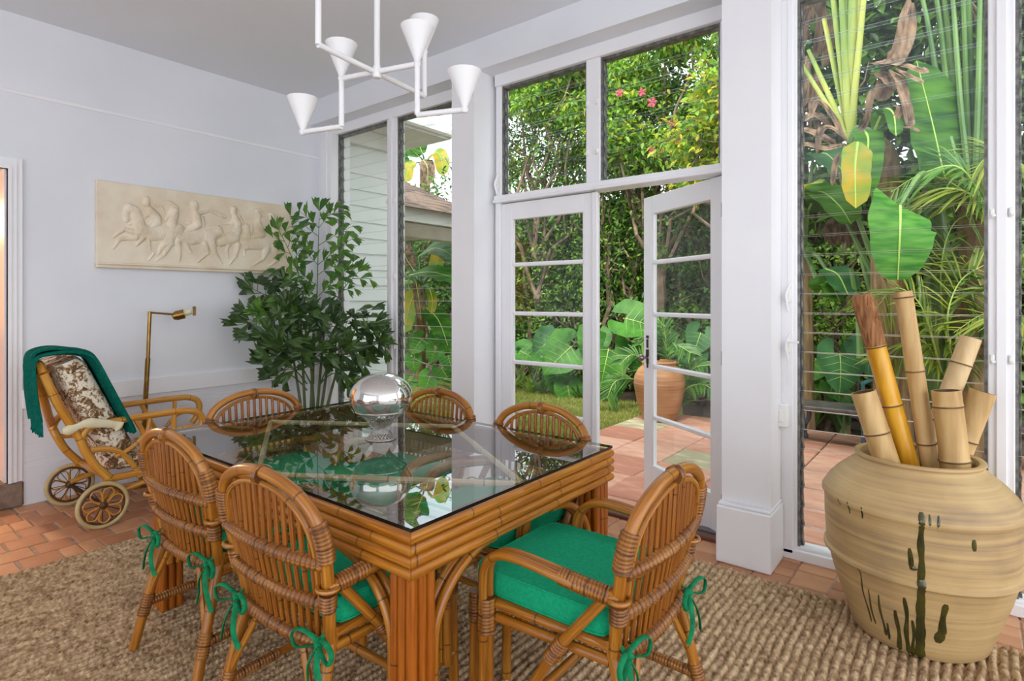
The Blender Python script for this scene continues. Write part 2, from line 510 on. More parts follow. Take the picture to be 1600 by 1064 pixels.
mat('fishtail_leaf_young', C(48, 92, 30), C(92, 134, 46), island=True, rough=0.35, transl=0.25, lo=0.0, hi=1.0)
mat('fishtail_stem', C(58, 78, 40), C(92, 100, 56), scale=6, rough=0.5)
mat('pink_flower', C(206, 74, 110), C(232, 120, 140), scale=20, rough=0.6, transl=0.3)
mat('basket', C(120, 88, 52), C(160, 122, 78), scale=40, rough=0.8, bump=0.6, bscale=80)
mat('dry_bamboo', C(176, 138, 84), C(214, 180, 122), scale=3, rough=0.5, stretch=(6, 6, 0.8), bump=0.1, bscale=40)
mat('dry_bamboo_pale', C(196, 164, 116), C(224, 196, 150), scale=3, rough=0.55, stretch=(6, 6, 0.8))
mat('yellow_bamboo', C(196, 132, 16), C(226, 170, 44), scale=3, rough=0.35, stretch=(6, 6, 0.8), coat=0.3)
mat('brown_fibre', C(104, 60, 28), C(168, 118, 72), scale=6, rough=0.8, stretch=(14, 14, 0.8))
mat('bamboo_scar', C(86, 62, 38), C(126, 96, 60), scale=20, rough=0.7)
mat('drip_glaze', C(34, 40, 14), C(70, 66, 20), scale=16, rough=0.12, coat=0.6)
mat('black_edge', C(14, 20, 20), rough=0.15)
mat('louvre_edge_glow', C(246, 250, 249), rough=0.2, transl=0.8)  # white translucent colour stands in for daylight piped to the glass edges
glass_mat('louvre_glass', (0.94, 0.965, 0.955, 1), 1.33)
glass_mat('door_glass', (0.93, 0.95, 0.95, 1), 1.45)
glass_mat('table_glass', (0.93, 0.955, 0.94, 1), 2.6)
mat('lamp_bulb', C(250, 240, 220), rough=0.5)
mat('dark_void', C(30, 26, 24), rough=0.9)

def pot_mat(name, ca, cb, cc):
    """thrown clay: turning rings by height plus blotches"""
    m = bpy.data.materials.new(name); MATS[name] = m
    m.use_nodes = True
    n = m.node_tree.nodes; l = m.node_tree.links
    p = n['Principled BSDF']; p.inputs['Roughness'].default_value = 0.55
    tc = n.new('ShaderNodeTexCoord')
    mp = n.new('ShaderNodeMapping'); mp.inputs['Scale'].default_value = (1.2, 1.2, 46)
    l.new(tc.outputs['Object'], mp.inputs['Vector'])
    nz = n.new('ShaderNodeTexNoise'); nz.inputs['Scale'].default_value = 1.6; nz.inputs['Detail'].default_value = 4
    l.new(mp.outputs['Vector'], nz.inputs['Vector'])
    n2 = n.new('ShaderNodeTexNoise'); n2.inputs['Scale'].default_value = 3.2; n2.inputs['Detail'].default_value = 7
    l.new(tc.outputs['Object'], n2.inputs['Vector'])
    ad = n.new('ShaderNodeMath'); ad.operation = 'MULTIPLY_ADD'; ad.inputs[1].default_value = 0.45
    l.new(nz.outputs['Fac'], ad.inputs[0])
    m2 = n.new('ShaderNodeMath'); m2.operation = 'MULTIPLY'; m2.inputs[1].default_value = 0.6
    l.new(n2.outputs['Fac'], m2.inputs[0]); l.new(m2.outputs[0], ad.inputs[2])
    rp = n.new('ShaderNodeValToRGB')
    e = rp.color_ramp.elements
    e[0].position = 0.36; e[0].color = ca
    e[1].position = 0.68; e[1].color = cc
    x = e.new(0.52); x.color = cb
    l.new(ad.outputs[0], rp.inputs['Fac']); l.new(rp.outputs['Color'], p.inputs['Base Color'])
    bp = n.new('ShaderNodeBump'); bp.inputs['Strength'].default_value = 0.35; bp.inputs['Distance'].default_value = 0.006
    l.new(nz.outputs['Fac'], bp.inputs['Height']); l.new(bp.outputs['Normal'], p.inputs['Normal'])
pot_mat('jar_clay', C(148, 124, 94), C(186, 156, 108), C(204, 176, 124))
pot_mat('pot_clay', C(132, 86, 50), C(166, 116, 72), C(188, 140, 94))

def toile_mat():
    m = bpy.data.materials.new('toile'); MATS['toile'] = m
    m.use_nodes = True
    n = m.node_tree.nodes; l = m.node_tree.links
    p = n['Principled BSDF']; p.inputs['Roughness'].default_value = 0.9
    tc = n.new('ShaderNodeTexCoord')
    n1 = n.new('ShaderNodeTexNoise'); n1.inputs['Scale'].default_value = 9; n1.inputs['Detail'].default_value = 3; n1.inputs['Distortion'].default_value = 1.4
    n2 = n.new('ShaderNodeTexNoise'); n2.inputs['Scale'].default_value = 30; n2.inputs['Detail'].default_value = 4; n2.inputs['Distortion'].default_value = 2.0
    l.new(tc.outputs['Object'], n1.inputs['Vector']); l.new(tc.outputs['Object'], n2.inputs['Vector'])
    mu = n.new('ShaderNodeMath'); mu.operation = 'MULTIPLY_ADD'; mu.inputs[1].default_value = 0.55
    l.new(n2.outputs['Fac'], mu.inputs[0])
    m2 = n.new('ShaderNodeMath'); m2.operation = 'MULTIPLY'; m2.inputs[1].default_value = 0.5
    l.new(n1.outputs['Fac'], m2.inputs[0]); l.new(m2.outputs[0], mu.inputs[2])
    rp = n.new('ShaderNodeValToRGB'); e = rp.color_ramp.elements
    e[0].position = 0.50; e[0].color = C(228, 220, 204)
    e[1].position = 0.60; e[1].color = C(98, 70, 44)
    x = e.new(0.53); x.color = C(176, 146, 108)
    l.new(mu.outputs[0], rp.inputs['Fac']); l.new(rp.outputs['Color'], p.inputs['Base Color'])
toile_mat()
# ---------------------------------------------------------------- the room
LX = -4.86           # left wall plane
WY = 3.257           # window frame plane
CZ = 3.21            # ceiling
RX = 2.7             # room goes on to the right of the camera

# ceiling
m = MB(); m.box(LX - 0.2, RX, -3.4, 3.5, CZ, CZ + 0.15)
struct(m.build('ceiling', 'ceiling_paint', smooth=False))

# left wall with its doorway
DY0, DY1, DZ0, DZ1 = -0.05, 0.905, 0.186, 2.19
m = MB()
m.box(LX - 0.16, LX, DY1, 3.32, 0.70, CZ)
m.box(LX - 0.16, LX, -3.4, DY0, 0.0, CZ)
m.box(LX - 0.16, LX, DY0, DY1, DZ1, CZ)
wl_o = struct(m.build('wall_left', 'wall_paint', smooth=False))
m = MB(); m.box(LX - 0.16, LX + 0.012, DY1 + 0.072, 3.25, 0.0, 0.70)
m.build('painted_brick_base', 'wall_brick_paint', wl_o, smooth=False)
m = MB(); m.box(LX - 0.02, LX + 0.028, DY1 + 0.075, 3.24, 0.634, 0.757, 0.004)
struct(m.build('trim_1', 'trim_paint', smooth=False))
m = MB(); m.box(LX - 0.01, LX + 0.007, -3.4, 3.24, 2.687, 2.712, 0.003)
struct(m.build('trim_2', 'trim_paint', smooth=False))
# doorway casing, three steps of moulding
cas = MB()
for (a, b, d) in ((0.0, 0.075, 0.022), (0.0, 0.045, 0.032), (0.0, 0.018, 0.040)):
    cas.box(LX - 0.005, LX + d, DY1, DY1 + b, DZ0 - 0.02, DZ1)
    cas.box(LX - 0.005, LX + d, DY0 - b, DY1 + b, DZ1, DZ1 + b)
    cas.box(LX - 0.005, LX + d, DY0 - b, DY0, DZ0 - 0.02, DZ1)
cas.box(LX - 0.165, LX - 0.004, DY1 - 0.012, DY1 + 0.003, DZ0 - 0.02, DZ1)
cas_o = struct(cas.build('door_1', 'trim_paint', smooth=False))
m = MB(); m.box(LX - 0.16, LX + 0.03, DY0 - 0.08, DY1 + 0.082, 0.0, DZ0 - 0.02, 0.012)
struct(m.build('trim_3', 'step_stone', smooth=False))

# the room beyond the doorway
m = MB(); m.box(-7.6, LX - 0.16, -1.6, 1.9, 0.05, DZ0 - 0.02)
struct(m.build('floor_beyond', 'terracotta', smooth=False))
m = MB()
m.box(-7.7, -7.6, -1.6, 1.9, 0.05, 2.7)
m.box(-7.7, LX - 0.16, 1.9, 2.0, 0.05, 2.7)
m.box(-7.7, LX - 0.16, -1.7, -1.6, 0.05, 2.7)
m.box(-7.7, LX - 0.16, -1.7, 2.0, 2.7, 2.8)
struct(m.build('wall_beyond', 'warm_wall', smooth=False))
t = thing('sideboard', 'warm wooden sideboard glimpsed through the doorway at the left edge', 'sideboard', (-7.25, 0.9, DZ0 - 0.02))
m = MB(); m.box(-0.3, 0.3, -0.9, 0.9, 0.08, 0.86, 0.006); m.build('body', 'warm_wood', t, smooth=False)
m = MB(); m.box(-0.34, 0.34, -0.94, 0.94, 0.86, 0.90, 0.005); m.build('top', 'warm_wall', t, smooth=False)
for k in range(3):
    y0 = -0.86 + k * 0.58
    m = MB(); m.box(0.3, 0.318, y0, y0 + 0.55, 0.12, 0.82, 0.004); d = m.build('door', 'warm_wood', t, smooth=False)
    m = MB(); m.lathe([(0.001, 0), (0.012, 0.0), (0.016, 0.012), (0.001, 0.02)], 12); k_ = m.build('knob', 'brass', d)
    k_.location = (0.318, y0 + 0.49, 0.5); k_.rotation_euler = (0, math.pi / 2, 0)
for sx in (-1, 1):
    for sy in (-1, 1):
        m = MB(); m.tube([(sx * 0.25, sy * 0.84, 0.0), (sx * 0.25, sy * 0.84, 0.09)], [0.018, 0.026], 10); m.build('leg', 'warm_wood', t)
t = thing('hanging_lamp', 'warm glowing hanging lamp in the room beyond the left doorway', 'lamp', (-6.6, 0.7, 2.7))
m = MB(); m.tube([(0, 0, 0), (0, 0, -0.42)], 0.006, 8); m.build('cord', 'brass', t)
m = MB(); m.lathe([(0.03, -0.40), (0.10, -0.46), (0.15, -0.60), (0.145, -0.60), (0.095, -0.465), (0.028, -0.41)], 24); m.build('shade', 'warm_wall', t)
ld = bpy.data.lights.new('warm_bulb', 'POINT'); ld.energy = 60; ld.color = (1.0, 0.72, 0.42); ld.shadow_soft_size = 0.06
lo = bpy.data.objects.new('warm_bulb', ld); COL.objects.link(lo); lo.parent = t; lo.location = (0, 0, -0.66)

# floor slab of mortar with tiles laid in it wherever the rug leaves it bare
m = MB(); m.box(LX - 0.16, RX, -3.4, 3.36, -0.12, -0.006)
floor = struct(m.build('floor', 'mortar_pale', smooth=False))
PX, PY = 0.168, 0.176
RUGX0, RUGX1, RUGY0, RUGY1 = -3.65, 0.62, -0.15, 2.915
def tile_mesh(w, l):
    t_ = MB(); t_.box(-w / 2, w / 2, -l / 2, l / 2, -0.02, 0.0, 0.004)
    o_ = t_.build('floor_tile', 'terracotta', smooth=False)
    me_ = o_.data
    bpy.data.objects.remove(o_)
    return me_
full_t = tile_mesh(PX - 0.005, PY - 0.014)
half_t = tile_mesh(PX - 0.005, PY / 2 - 0.006)
ncol = int((1.25 - LX) / PX) + 1
for i in range(ncol):
    xc = LX + PX * (i + 0.5)
    off = (PY / 2 if i % 2 else 0.0) + random.uniform(-0.008, 0.008)
    j = 0
    y = -0.30 + off
    while y < 3.30:
        yc = y + PY / 2
        bare = (xc < RUGX0 + 0.09) or (yc > RUGY1 - 0.09)
        if bare and not (xc < LX) and yc < 3.34 and not (xc > -4.6 and xc < -3.9 and yc < 0.2):
            z = random.uniform(-0.002, 0.001)
            rot = (random.uniform(-0.006, 0.006), random.uniform(-0.006, 0.006), random.uniform(-0.008, 0.008))
            if random.random() < 0.16:
                piece(half_t, 'floor_tile', floor, (xc, yc - PY / 4, z), rot)
                piece(half_t, 'floor_tile', floor, (xc, yc + PY / 4, z), rot)
            else:
                piece(full_t, 'floor_tile', floor, (xc, yc, z), rot)
        y += PY

# window wall: header beam, two piers with plinths
m = MB(); m.box(LX - 0.16, RX, 3.085, 3.46, 2.99, CZ)
hb = struct(m.build('wall_back', 'wall_paint', smooth=False))
def pier(x0, x1):
    p_ = MB(); p_.box(x0, x1, 3.045, 3.44, 0.0, 2.99)
    o_ = p_.build('pier', 'trim_paint', hb, smooth=False)
    q_ = MB(); q_.box(x0 - 0.012, x1 + 0.012, 2.985, 3.36, 0.0, 0.29, 0.006); q_.box(x0 - 0.006, x1 + 0.006, 3.0, 3.3, 0.29, 0.306, 0.005)
    q_.build('plinth', 'trim_paint', o_, smooth=False)
pier(-2.958, -2.738)
pier(-1.0, -0.757)
m = MB(); m.box(-4.90, -4.66, 3.19, 3.40, 0.0, 2.99, 0.004); m.box(-4.80, -4.72, 3.175, 3.2, 0.0, 2.99, 0.004)
m.build('corner_post', 'trim_paint', hb, smooth=False)
m = MB(); m.box(RX - 0.5, RX, 3.0, 3.44, 0, 2.99); m.build('pier', 'trim_paint', hb, smooth=False)

# ---- jalousie windows
pane_cache = {}
def pane_mesh(w):
    key = round(w, 3)
    if key in pane_cache: return pane_cache[key]
    p_ = MB()
    h, t_ = 0.110, 0.0078
    x0, x1, y0, y1, z0, z1 = -w / 2, w / 2, -t_ / 2, t_ / 2, -h / 2, h / 2
    v = [(x, y, z) for z in (z0, z1) for y in (y0, y1) for x in (x0, x1)]
    f = [(0, 2, 3, 1), (4, 5, 7, 6), (0, 1, 5, 4), (2, 6, 7, 3), (0, 4, 6, 2), (1, 3, 7, 5)]
    for k, ff in enumerate(f):
        p_.add([v[i] for i in ff], [(0, 1, 2, 3)], mi=1 if k in (0, 1, 4, 5) else 0)
    o_ = p_.build('louvre_pane', ['louvre_glass', 'louvre_edge_glow'], smooth=False)
    me_ = o_.data; bpy.data.objects.remove(o_)
    pane_cache[key] = me_
    return me_
clip_mb = MB(); clip_mb.box(-0.006, 0.006, -0.016, 0.016, -0.05, 0.05, 0.003); clip_mb.box(-0.009, 0.009, -0.02, 0.012, -0.055, -0.035, 0.003)
clip_o = clip_mb.build('louvre_clip', 'dark_channel', smooth=False); clip_me = clip_o.data; bpy.data.objects.remove(clip_o)
def jalousie(win, x0, x1, z0, z1, tilt=13, clips=True):
    """side channels, and panes clipped between them"""
    for (xa, xb) in ((x0, x0 + 0.012), (x1 - 0.012, x1)):
        c_ = MB(); c_.box(xa, xb, WY + 0.01, WY + 0.062, z0, z1)
        c_.build('channel', 'dark_channel', win, smooth=False)
    c_ = MB(); c_.box(x0, x1, WY + 0.015, WY + 0.075, z1 - 0.018, z1); c_.build('top_channel', 'dark_channel', win, smooth=False)
    n_ = int(round((z1 - 0.02 - z0) / 0.1015))
    pitch = (z1 - 0.02 - z0) / n_
    me_ = pane_mesh(x1 - x0 - 0.026)
    for k in range(n_):
        zc = z0 + pitch * (k + 0.5)
        a = math.radians(tilt + random.uniform(-0.8, 0.8))
        piece(me_, 'louvre_pane', win, ((x0 + x1) / 2, WY + 0.042, zc), (a, 0, 0))
        if clips:
            piece(clip_me, 'louvre_clip', win, (x0 + 0.016, WY + 0.040, zc), (a, 0, 0))
def frame_bars(name, bars, mt='trim_paint'):
    f_ = MB()
    for b in bars: f_.box(*b, 0.004)
    return struct(f_.build(name, mt, smooth=False))
YF0, YF1 = WY, WY + 0.09
# left bay
w1 = frame_bars('window_1', [(-4.665, -2.9, YF0 - 0.02, YF1, 2.906, 2.995), (-4.665, -2.9, YF0 - 0.01, YF1, 0.0, 0.10),
                             (-3.937, -3.811, YF0 - 0.006, YF1, 0.09, 2.92), (-3.895, -3.853, YF0 - 0.024, YF0, 0.09, 2.92)])
jalousie(w1, -4.66, -3.937, 0.10, 2.906)
jalousie(w1, -3.811, -2.93, 0.10, 2.906)
# transom over the doors
w2 = frame_bars('window_2', [(-2.71, -0.98, YF0 - 0.02, YF1, 2.906, 2.995), (-2.71, -0.98, YF0 - 0.03, YF1, 2.055, 2.106),
                             (-2.71, -0.98, YF0 - 0.045, YF1, 2.052, 2.072),
                             (-2.71, -2.66, YF0 - 0.004, YF1, 2.09, 2.92), (-1.944, -1.842, YF0 - 0.006, YF1, 2.09, 2.92), (-1.079, -0.98, YF0 - 0.004, YF1, 2.09, 2.92)])
jalousie(w2, -2.66, -1.944, 2.106, 2.906)
jalousie(w2, -1.842, -1.079, 2.106, 2.906)
# right bay
w3 = frame_bars('window_3', [(-0.76, 2.3, YF0 - 0.02, YF1, 2.906, 2.995), (-0.76, 2.3, YF0 - 0.012, YF1, 0.0, 0.052), (-0.70, 2.3, YF0 + 0.012, YF1, 0.05, 0.069),
                             (-0.76, -0.700, YF0 - 0.012, YF1, 0.03, 2.92), (-0.705, -0.684, YF0 + 0.004, YF1, 0.03, 2.92),
                             (0.078, 0.168, YF0 - 0.004, YF1, 0.05, 2.92), (0.104, 0.142, YF0 - 0.018, YF0, 0.05, 2.92), (1.25, 1.36, YF0 - 0.004, YF1, 0.05, 2.92), (2.24, 2.3, YF0 - 0.004, YF1, 0.05, 2.92)])
jalousie(w3, -0.684, 0.078, 0.069, 2.906)
jalousie(w3, 0.168, 1.25, 0.069, 2.906)
# catches and crank operators on the frames
def catch(win, x, z, y=WY - 0.006):
    c_ = MB(); c_.box(x - 0.008, x + 0.008, y - 0.014, y + 0.004, z - 0.02, z + 0.02, 0.004); c_.box(x - 0.004, x + 0.012, y - 0.022, y - 0.01, z - 0.016, z - 0.004, 0.003)
    c_.build('catch', 'white_plastic', win, smooth=False)
for (w_, xs, zs) in ((w1, (-3.925, -3.83), (0.95, 1.55, 2.2)), (w2, (-1.93, -1.858), (2.3, 2.62)), (w3, (0.092, 0.154), (1.09, 1.72))):
    for x in xs:
        for z in zs: catch(w_, x, z)
def crank(win, x, z, out=False):
    c_ = MB()
    c_.tube(spl([(x, WY - 0.014, z - 0.075), (x - 0.004, WY - 0.02, z - 0.04), (x - 0.008, WY - 0.03, z), (x - 0.002, WY - 0.02, z + 0.04), (x + 0.012, WY - 0.014, z + 0.075)], 4), [0.003] + [0.009] * 15 + [0.003], 8, flat=0.7)
    c_.box(x - 0.012, x + 0.014, WY - 0.02, WY - 0.01, z - 0.03, z + 0.04, 0.004)
    if out: c_.tube([(x, WY - 0.03, z + 0.03), (x + 0.055, WY - 0.045, z + 0.03)], 0.006, 8)
    c_.build('crank_handle', 'white_plastic', win)
crank(w3, -0.722, 1.36); crank(w3, -0.722, 1.10, True); crank(w2, -2.69, 2.19)
c_ = MB(); c_.tube([(-0.722, WY - 0.015, 0.90), (-0.722, WY - 0.015, 1.03)], 0.003, 6); c_.tube([(-0.722, WY - 0.015, 1.42), (-0.722, WY - 0.015, 2.9)], 0.003, 6)
c_.build('operator_rod', 'white_plastic', w3)
sw = thing('light_switch', 'white rocker light switch beside the right-hand louvred window', 'switch', (-0.745, WY - 0.06, 0.69))
m = MB(); m.box(-0.028, 0.028, -0.006, 0.05, 0, 0.118, 0.005); m.build('plate', 'white_plastic', sw, smooth=False)
m = MB(); m.box(-0.014, 0.014, -0.0125, -0.004, 0.028, 0.09, 0.003); m.build('rocker', 'white_plastic', sw, smooth=False)

# ---- french doors
DW = 0.795
def door_leaf(name, hand):
    """leaf in local axes: hinge at x=0, reaches to x=hand*DW, room face at y=0"""
    def bx(mb, a, b, *r): mb.box(min(a * hand, b * hand), max(a * hand, b * hand), *r)
    ST = 0.098
    d_ = MB()
    bx(d_, 0, ST, 0, 0.042, 0.02, 2.045, 0.003); bx(d_, DW - ST, DW, 0, 0.042, 0.02, 2.045, 0.003)
    bx(d_, ST, DW - ST, 0, 0.042, 1.925, 2.045, 0.002); bx(d_, ST, DW - ST, 0, 0.042, 0.02, 0.235, 0.002)
    o_ = struct(d_.build(name, 'trim_paint', smooth=False))
    zs = [0.235, 0.555, 0.90, 1.25, 1.60, 1.925]
    for i in range(1, 5):
        m_ = MB(); bx(m_, ST, DW - ST, 0.004, 0.038, zs[i] - 0.014, zs[i] + 0.014, 0.006); m_.build('muntin', 'trim_paint', o_, smooth=False)
    for i in range(5):
        g_ = MB(); bx(g_, ST - 0.005, DW - ST + 0.005, 0.019, 0.023, zs[i] + (0.012 if i else 0), zs[i + 1] - (0.012 if i < 4 else 0))
        g_.build('pane', 'door_glass', o_, smooth=False)
        b_ = MB()
        a0, a1 = zs[i] + (0.014 if i else 0), zs[i + 1] - (0.014 if i < 4 else 0)
        bx(b_, ST, ST + 0.01, 0.006, 0.018, a0, a1); bx(b_, DW - ST - 0.01, DW - ST, 0.006, 0.018, a0, a1)
        b_.build('glazing_bead', 'trim_paint', o_, smooth=False)
    return o_
dl = door_leaf('door_2', 1); dl.location = (-2.665, WY + 0.005, 0)
m = MB(); m.box(DW - 0.03, DW + 0.012, -0.014, 0.0, 0.02, 2.045, 0.005); m.build('astragal', 'trim_paint', dl, smooth=False)
dr = door_leaf('door_3', -1); dr.location = (-1.068, WY + 0.005, 0); dr.rotation_euler = (0, 0, math.radians(-32))
# escutcheon and knob on the open leaf
m = MB()
for (z, w_, h_) in ((0.985, 0.016, 0.05), (1.05, 0.011, 0.06), (0.93, 0.013, 0.04), (1.095, 0.016, 0.02), (0.90, 0.008, 0.03)):
    m.box(-DW + 0.05 - w_, -DW + 0.05 + w_, -0.006, 0.0, z - h_ / 2, z + h_ / 2, 0.003)
hp = m.build('lock_plate', 'iron_dark', dr, smooth=False)
m = MB(); m.lathe([(0.001, 0.0), (0.008, 0.0), (0.008, 0.03), (0.02, 0.036), (0.026, 0.05), (0.02, 0.064), (0.001, 0.07)], 16)
k_ = m.build('knob', 'pewter', hp); k_.location = (-DW + 0.05, -0.004, 0.955); k_.rotation_euler = (math.pi / 2, 0, 0)
m = MB(); m.lathe([(0.001, 0.0), (0.008, 0.0), (0.008, 0.02), (0.02, 0.026), (0.024, 0.04), (0.001, 0.055)], 16)
k_ = m.build('knob', 'iron_dark', dr); k_.location = (-DW + 0.05, 0.044, 0.955); k_.rotation_euler = (-math.pi / 2, 0, 0)
for z in (0.22, 1.02, 1.85):
    m = MB(); m.tube([(0.004, -0.004, z - 0.04), (0.004, -0.004, z + 0.04)], 0.006, 8); m.build('hinge', 'pewter', dr)
jf = frame_bars('trim_4', [(-2.71, -2.665, YF0 - 0.012, YF1, 0, 2.06), (-1.066, -0.98, YF0 - 0.012, YF1, 0, 2.06)])
m = MB(); m.box(-2.71, -0.98, 3.20, 3.34, -0.02, 0.022, 0.006)
th = struct(m.build('trim_5', 'threshold_wood', smooth=False))
m = MB(); m.box(-2.70, -0.99, 3.27, 3.33, 0.02, 0.03, 0.003); m.build('metal_strip', 'threshold_metal', th, smooth=False)

# ---------------------------------------------------------------- the rest of the house shell behind the camera
m = MB()
m.box(LX - 0.16, -3.2, -3.5, -3.38, 0, CZ); m.box(1.4, RX, -3.5, -3.38, 0, CZ); m.box(-3.2, 1.4, -3.5, -3.38, 2.75, CZ)
struct(m.build('wall_front', 'wall_paint', smooth=False))
RUGZ = 0.018
# ---------------------------------------------------------------- jute rug
def make_rug():
    pit = 0.0320
    nrib = int((RUGX1 - RUGX0) / pit)
    fpos = np.array([0.0, 0.10, 0.28, 0.5, 0.72, 0.90])
    hpos = np.array([0.0, 0.34, 0.92, 1.0, 0.92, 0.34])
    dy = 0.0062
    xs = np.concatenate([(np.arange(nrib)[:, None] + fpos[None, :]).ravel(), [nrib]]) * pit + RUGX0
    ys = np.arange(RUGY0, RUGY1 + 1e-6, dy)
    X, Y = np.meshgrid(xs, ys, indexing='ij')
    k = np.minimum(np.arange(len(xs)) // 6, nrib - 1)[:, None] * np.ones((1, len(ys)), int)
    base = np.concatenate([np.tile(hpos, nrib), [0.0]])[:, None] * np.ones((1, len(ys)))
    fr = np.concatenate([np.tile(fpos, nrib), [0.0]])[:, None] * np.ones((1, len(ys)))
    ph = rng.uniform(0, 6.28, nrib); amp = rng.uniform(0.85, 1.1, nrib); per = rng.uniform(0.017, 0.024, nrib)
    jit = np.sin(Y * 23.7 + k * 1.7) * 1.1 + np.sin(Y * 61.0 + k * 4.1) * 0.6
    # two plies cross over each other along every rib
    slant = np.where(fr < 0.5, fr, 1 - fr) * 1.3
    lump = 0.5 + 0.5 * np.sin((Y / per[k] + slant + np.where(fr > 0.5, 0.5, 0.0)) * 2 * np.pi + ph[k] + jit)
    brk = np.sin(Y * 37.0 + k * 2.9 + 2.0 * np.sin(Y * 11 + k)) * 0.5 + 0.5
    h = base * (0.56 + 0.34 * lump + 0.16 * brk) * amp[k]
    Z = 0.0012 + 0.0215 * h + rng.normal(0, 0.0014, X.shape) * base
    wob = 0.0035 * np.sin(Y * 9 + 1.3) + 0.002 * np.sin(Y * 31 + X * 3)
    X2 = X + wob + (0.0035 * (lump - 0.5) * np.sign(fr - 0.5)) * base
    edge = (X - RUGX0 < 0.004) | (Y - RUGY0 < 0.004) | (RUGY1 - Y < 0.008) | (RUGX1 - X < 0.004)
    Z = np.where(edge, 0.0015, Z)
    Yj = np.where(RUGY1 - Y < 0.03, Y + 0.006 * np.sin(k * 2.4) + 0.004 * np.sin(X * 150), Y)
    V = np.stack([X2.ravel(), Yj.ravel(), Z.ravel()], 1)
    nx, ny = X.shape
    i = np.arange(nx - 1)[:, None] * ny + np.arange(ny - 1)[None, :]
    Fq = np.stack([i.ravel(), (i + ny).ravel(), (i + ny + 1).ravel(), (i + 1).ravel()], 1)
    o = fast_mesh('rug', V, Fq, 'jute', smooth=True)
    return tag(o, 'large chunky woven natural jute rug under the dining table', 'rug')
make_rug()

# ---------------------------------------------------------------- dining table
TX0, TX1, TY0, TY1 = -2.79, -1.10, 0.985, 2.06
tbl = thing('dining_table', 'bamboo dining table with stacked-pole apron and a glass top', 'table', (0, 0, 0))
def mitre_pole(p0, p1, outward, r, name, mt, parent, n=14):
    p0 = np.array(p0, float); p1 = np.array(p1, float); L = np.linalg.norm(p1 - p0); ax = (p1 - p0) / L
    o_ = np.array(outward, float)
    mb = MB()
    k = int(L / 0.06)
    pts = []; rr = []
    nodes = np.sort(rng.uniform(0.1, L - 0.1, 4))
    ss = np.unique(np.concatenate([np.linspace(0, L, k), nodes - 0.006, nodes, nodes + 0.006]))
    for q in ss:
        pts.append(p0 + ax * q)
        rr.append(r * (1.0 + 0.05 * math.exp(-(np.min(np.abs(nodes - q)) / 0.004) ** 2)))
    mb.tube(pts, rr, n)
    V = np.array(mb.v)
    m_ = len(pts)
    for e, sgn in ((0, -1), (m_ - 1, 1)):
        for j in range(n):
            w_ = V[e * n + j]
            d = np.dot(w_ - pts[e], o_)
            V[e * n + j] = w_ + ax * sgn * (d - 0.0006)
    mb.v = [tuple(x) for x in V]
    return mb.build(name, mt, parent)
PR = 0.0158
inn = PR
for i in range(4):
    z = 0.751 - PR - i * 2 * PR * 0.985
    a, b, c, d = TX0 + inn, TX1 - inn, TY0 + inn, TY1 - inn
    for (p, q, o_) in (((a, c, z), (b, c, z), (0, -1, 0)), ((b, c, z), (b, d, z), (1, 0, 0)), ((b, d, z), (a, d, z), (0, 1, 0)), ((a, d, z), (a, c, z), (-1, 0, 0))):
        mitre_pole(p, q, o_, PR, 'apron_pole', 'bamboo', tbl)
m = MB()
for (x0, x1, y0, y1) in ((TX0 + 0.03, TX1 - 0.03, TY0 + 0.028, TY0 + 0.05), (TX0 + 0.03, TX1 - 0.03, TY1 - 0.05, TY1 - 0.028),
                         (TX0 + 0.028, TX0 + 0.05, TY0 + 0.05, TY1 - 0.05), (TX1 - 0.05, TX1 - 0.028, TY0 + 0.05, TY1 - 0.05)):
    m.box(x0, x1, y0, y1, 0.63, 0.748)
m.build('apron_frame', 'core_wood', tbl, smooth=False)
cx, cy = (TX0 + TX1) / 2, (TY0 + TY1) / 2
for (p, q) in (((TX1 - 0.05, cy), (cx, TY1 - 0.05)), ((cx, TY1 - 0.05), (TX0 + 0.05, cy)), ((TX0 + 0.05, cy), (cx, TY0 + 0.05)), ((cx, TY0 + 0.05), (TX1 - 0.05, cy))):
    m = MB(); m.tube([(p[0], p[1], 0.735), (q[0], q[1], 0.735)], 0.011, 8); m.build('diagonal_brace', 'brace_pale', tbl)
# legs: a square bundle of poles, plus two arched brackets each
for (lx, sx) in ((TX0 + 0.062, 1), (TX1 - 0.062, -1)):
    for (ly, sy) in ((TY0 + 0.062, 1), (TY1 - 0.062, -1)):
        m = MB(); m.box(lx - 0.034, lx + 0.034, ly - 0.034, ly + 0.034, RUGZ, 0.70)
        leg = m.build('leg', 'core_wood', tbl, smooth=False)
        rp = 0.0155
        g = [-0.0315, 0.0, 0.0315]
        for ix in g:
            for iy in g:
                if ix == 0 and iy == 0: continue
                q_ = MB(); q_.tube([(lx + ix, ly + iy, z) for z in (RUGZ, 0.2, 0.4, 0.64)], rp, 12); q_.build('pole', 'bamboo_leg', leg)
        for ax in (0, 1):
            for off in (-0.016, 0.016):
                pts = []
                a_, low, hh = 0.26, 0.40, 0.215
                for k in range(13):
                    th_ = math.pi / 2 * k / 12
                    s_ = 0.062 + a_ - a_ * math.sin(th_); z = low + hh * math.cos(th_)
                    pts.append((lx + sx * s_, ly + off, z) if ax == 0 else (lx + off, ly + sy * s_, z))
                e = pts[-1]; pts.append((e[0], e[1], 0.22))
                q_ = MB(); q_.tube(pts, 0.0145, 10); q_.build('arched_bracket', 'bamboo', tbl)
m = MB()
gx0, gx1, gy0, gy1 = TX0 + 0.006, TX1 - 0.006, TY0 + 0.006, TY1 - 0.006
v = [(x, y, z) for z in (0.7545, 0.7645) for y in (gy0, gy1) for x in (gx0, gx1)]
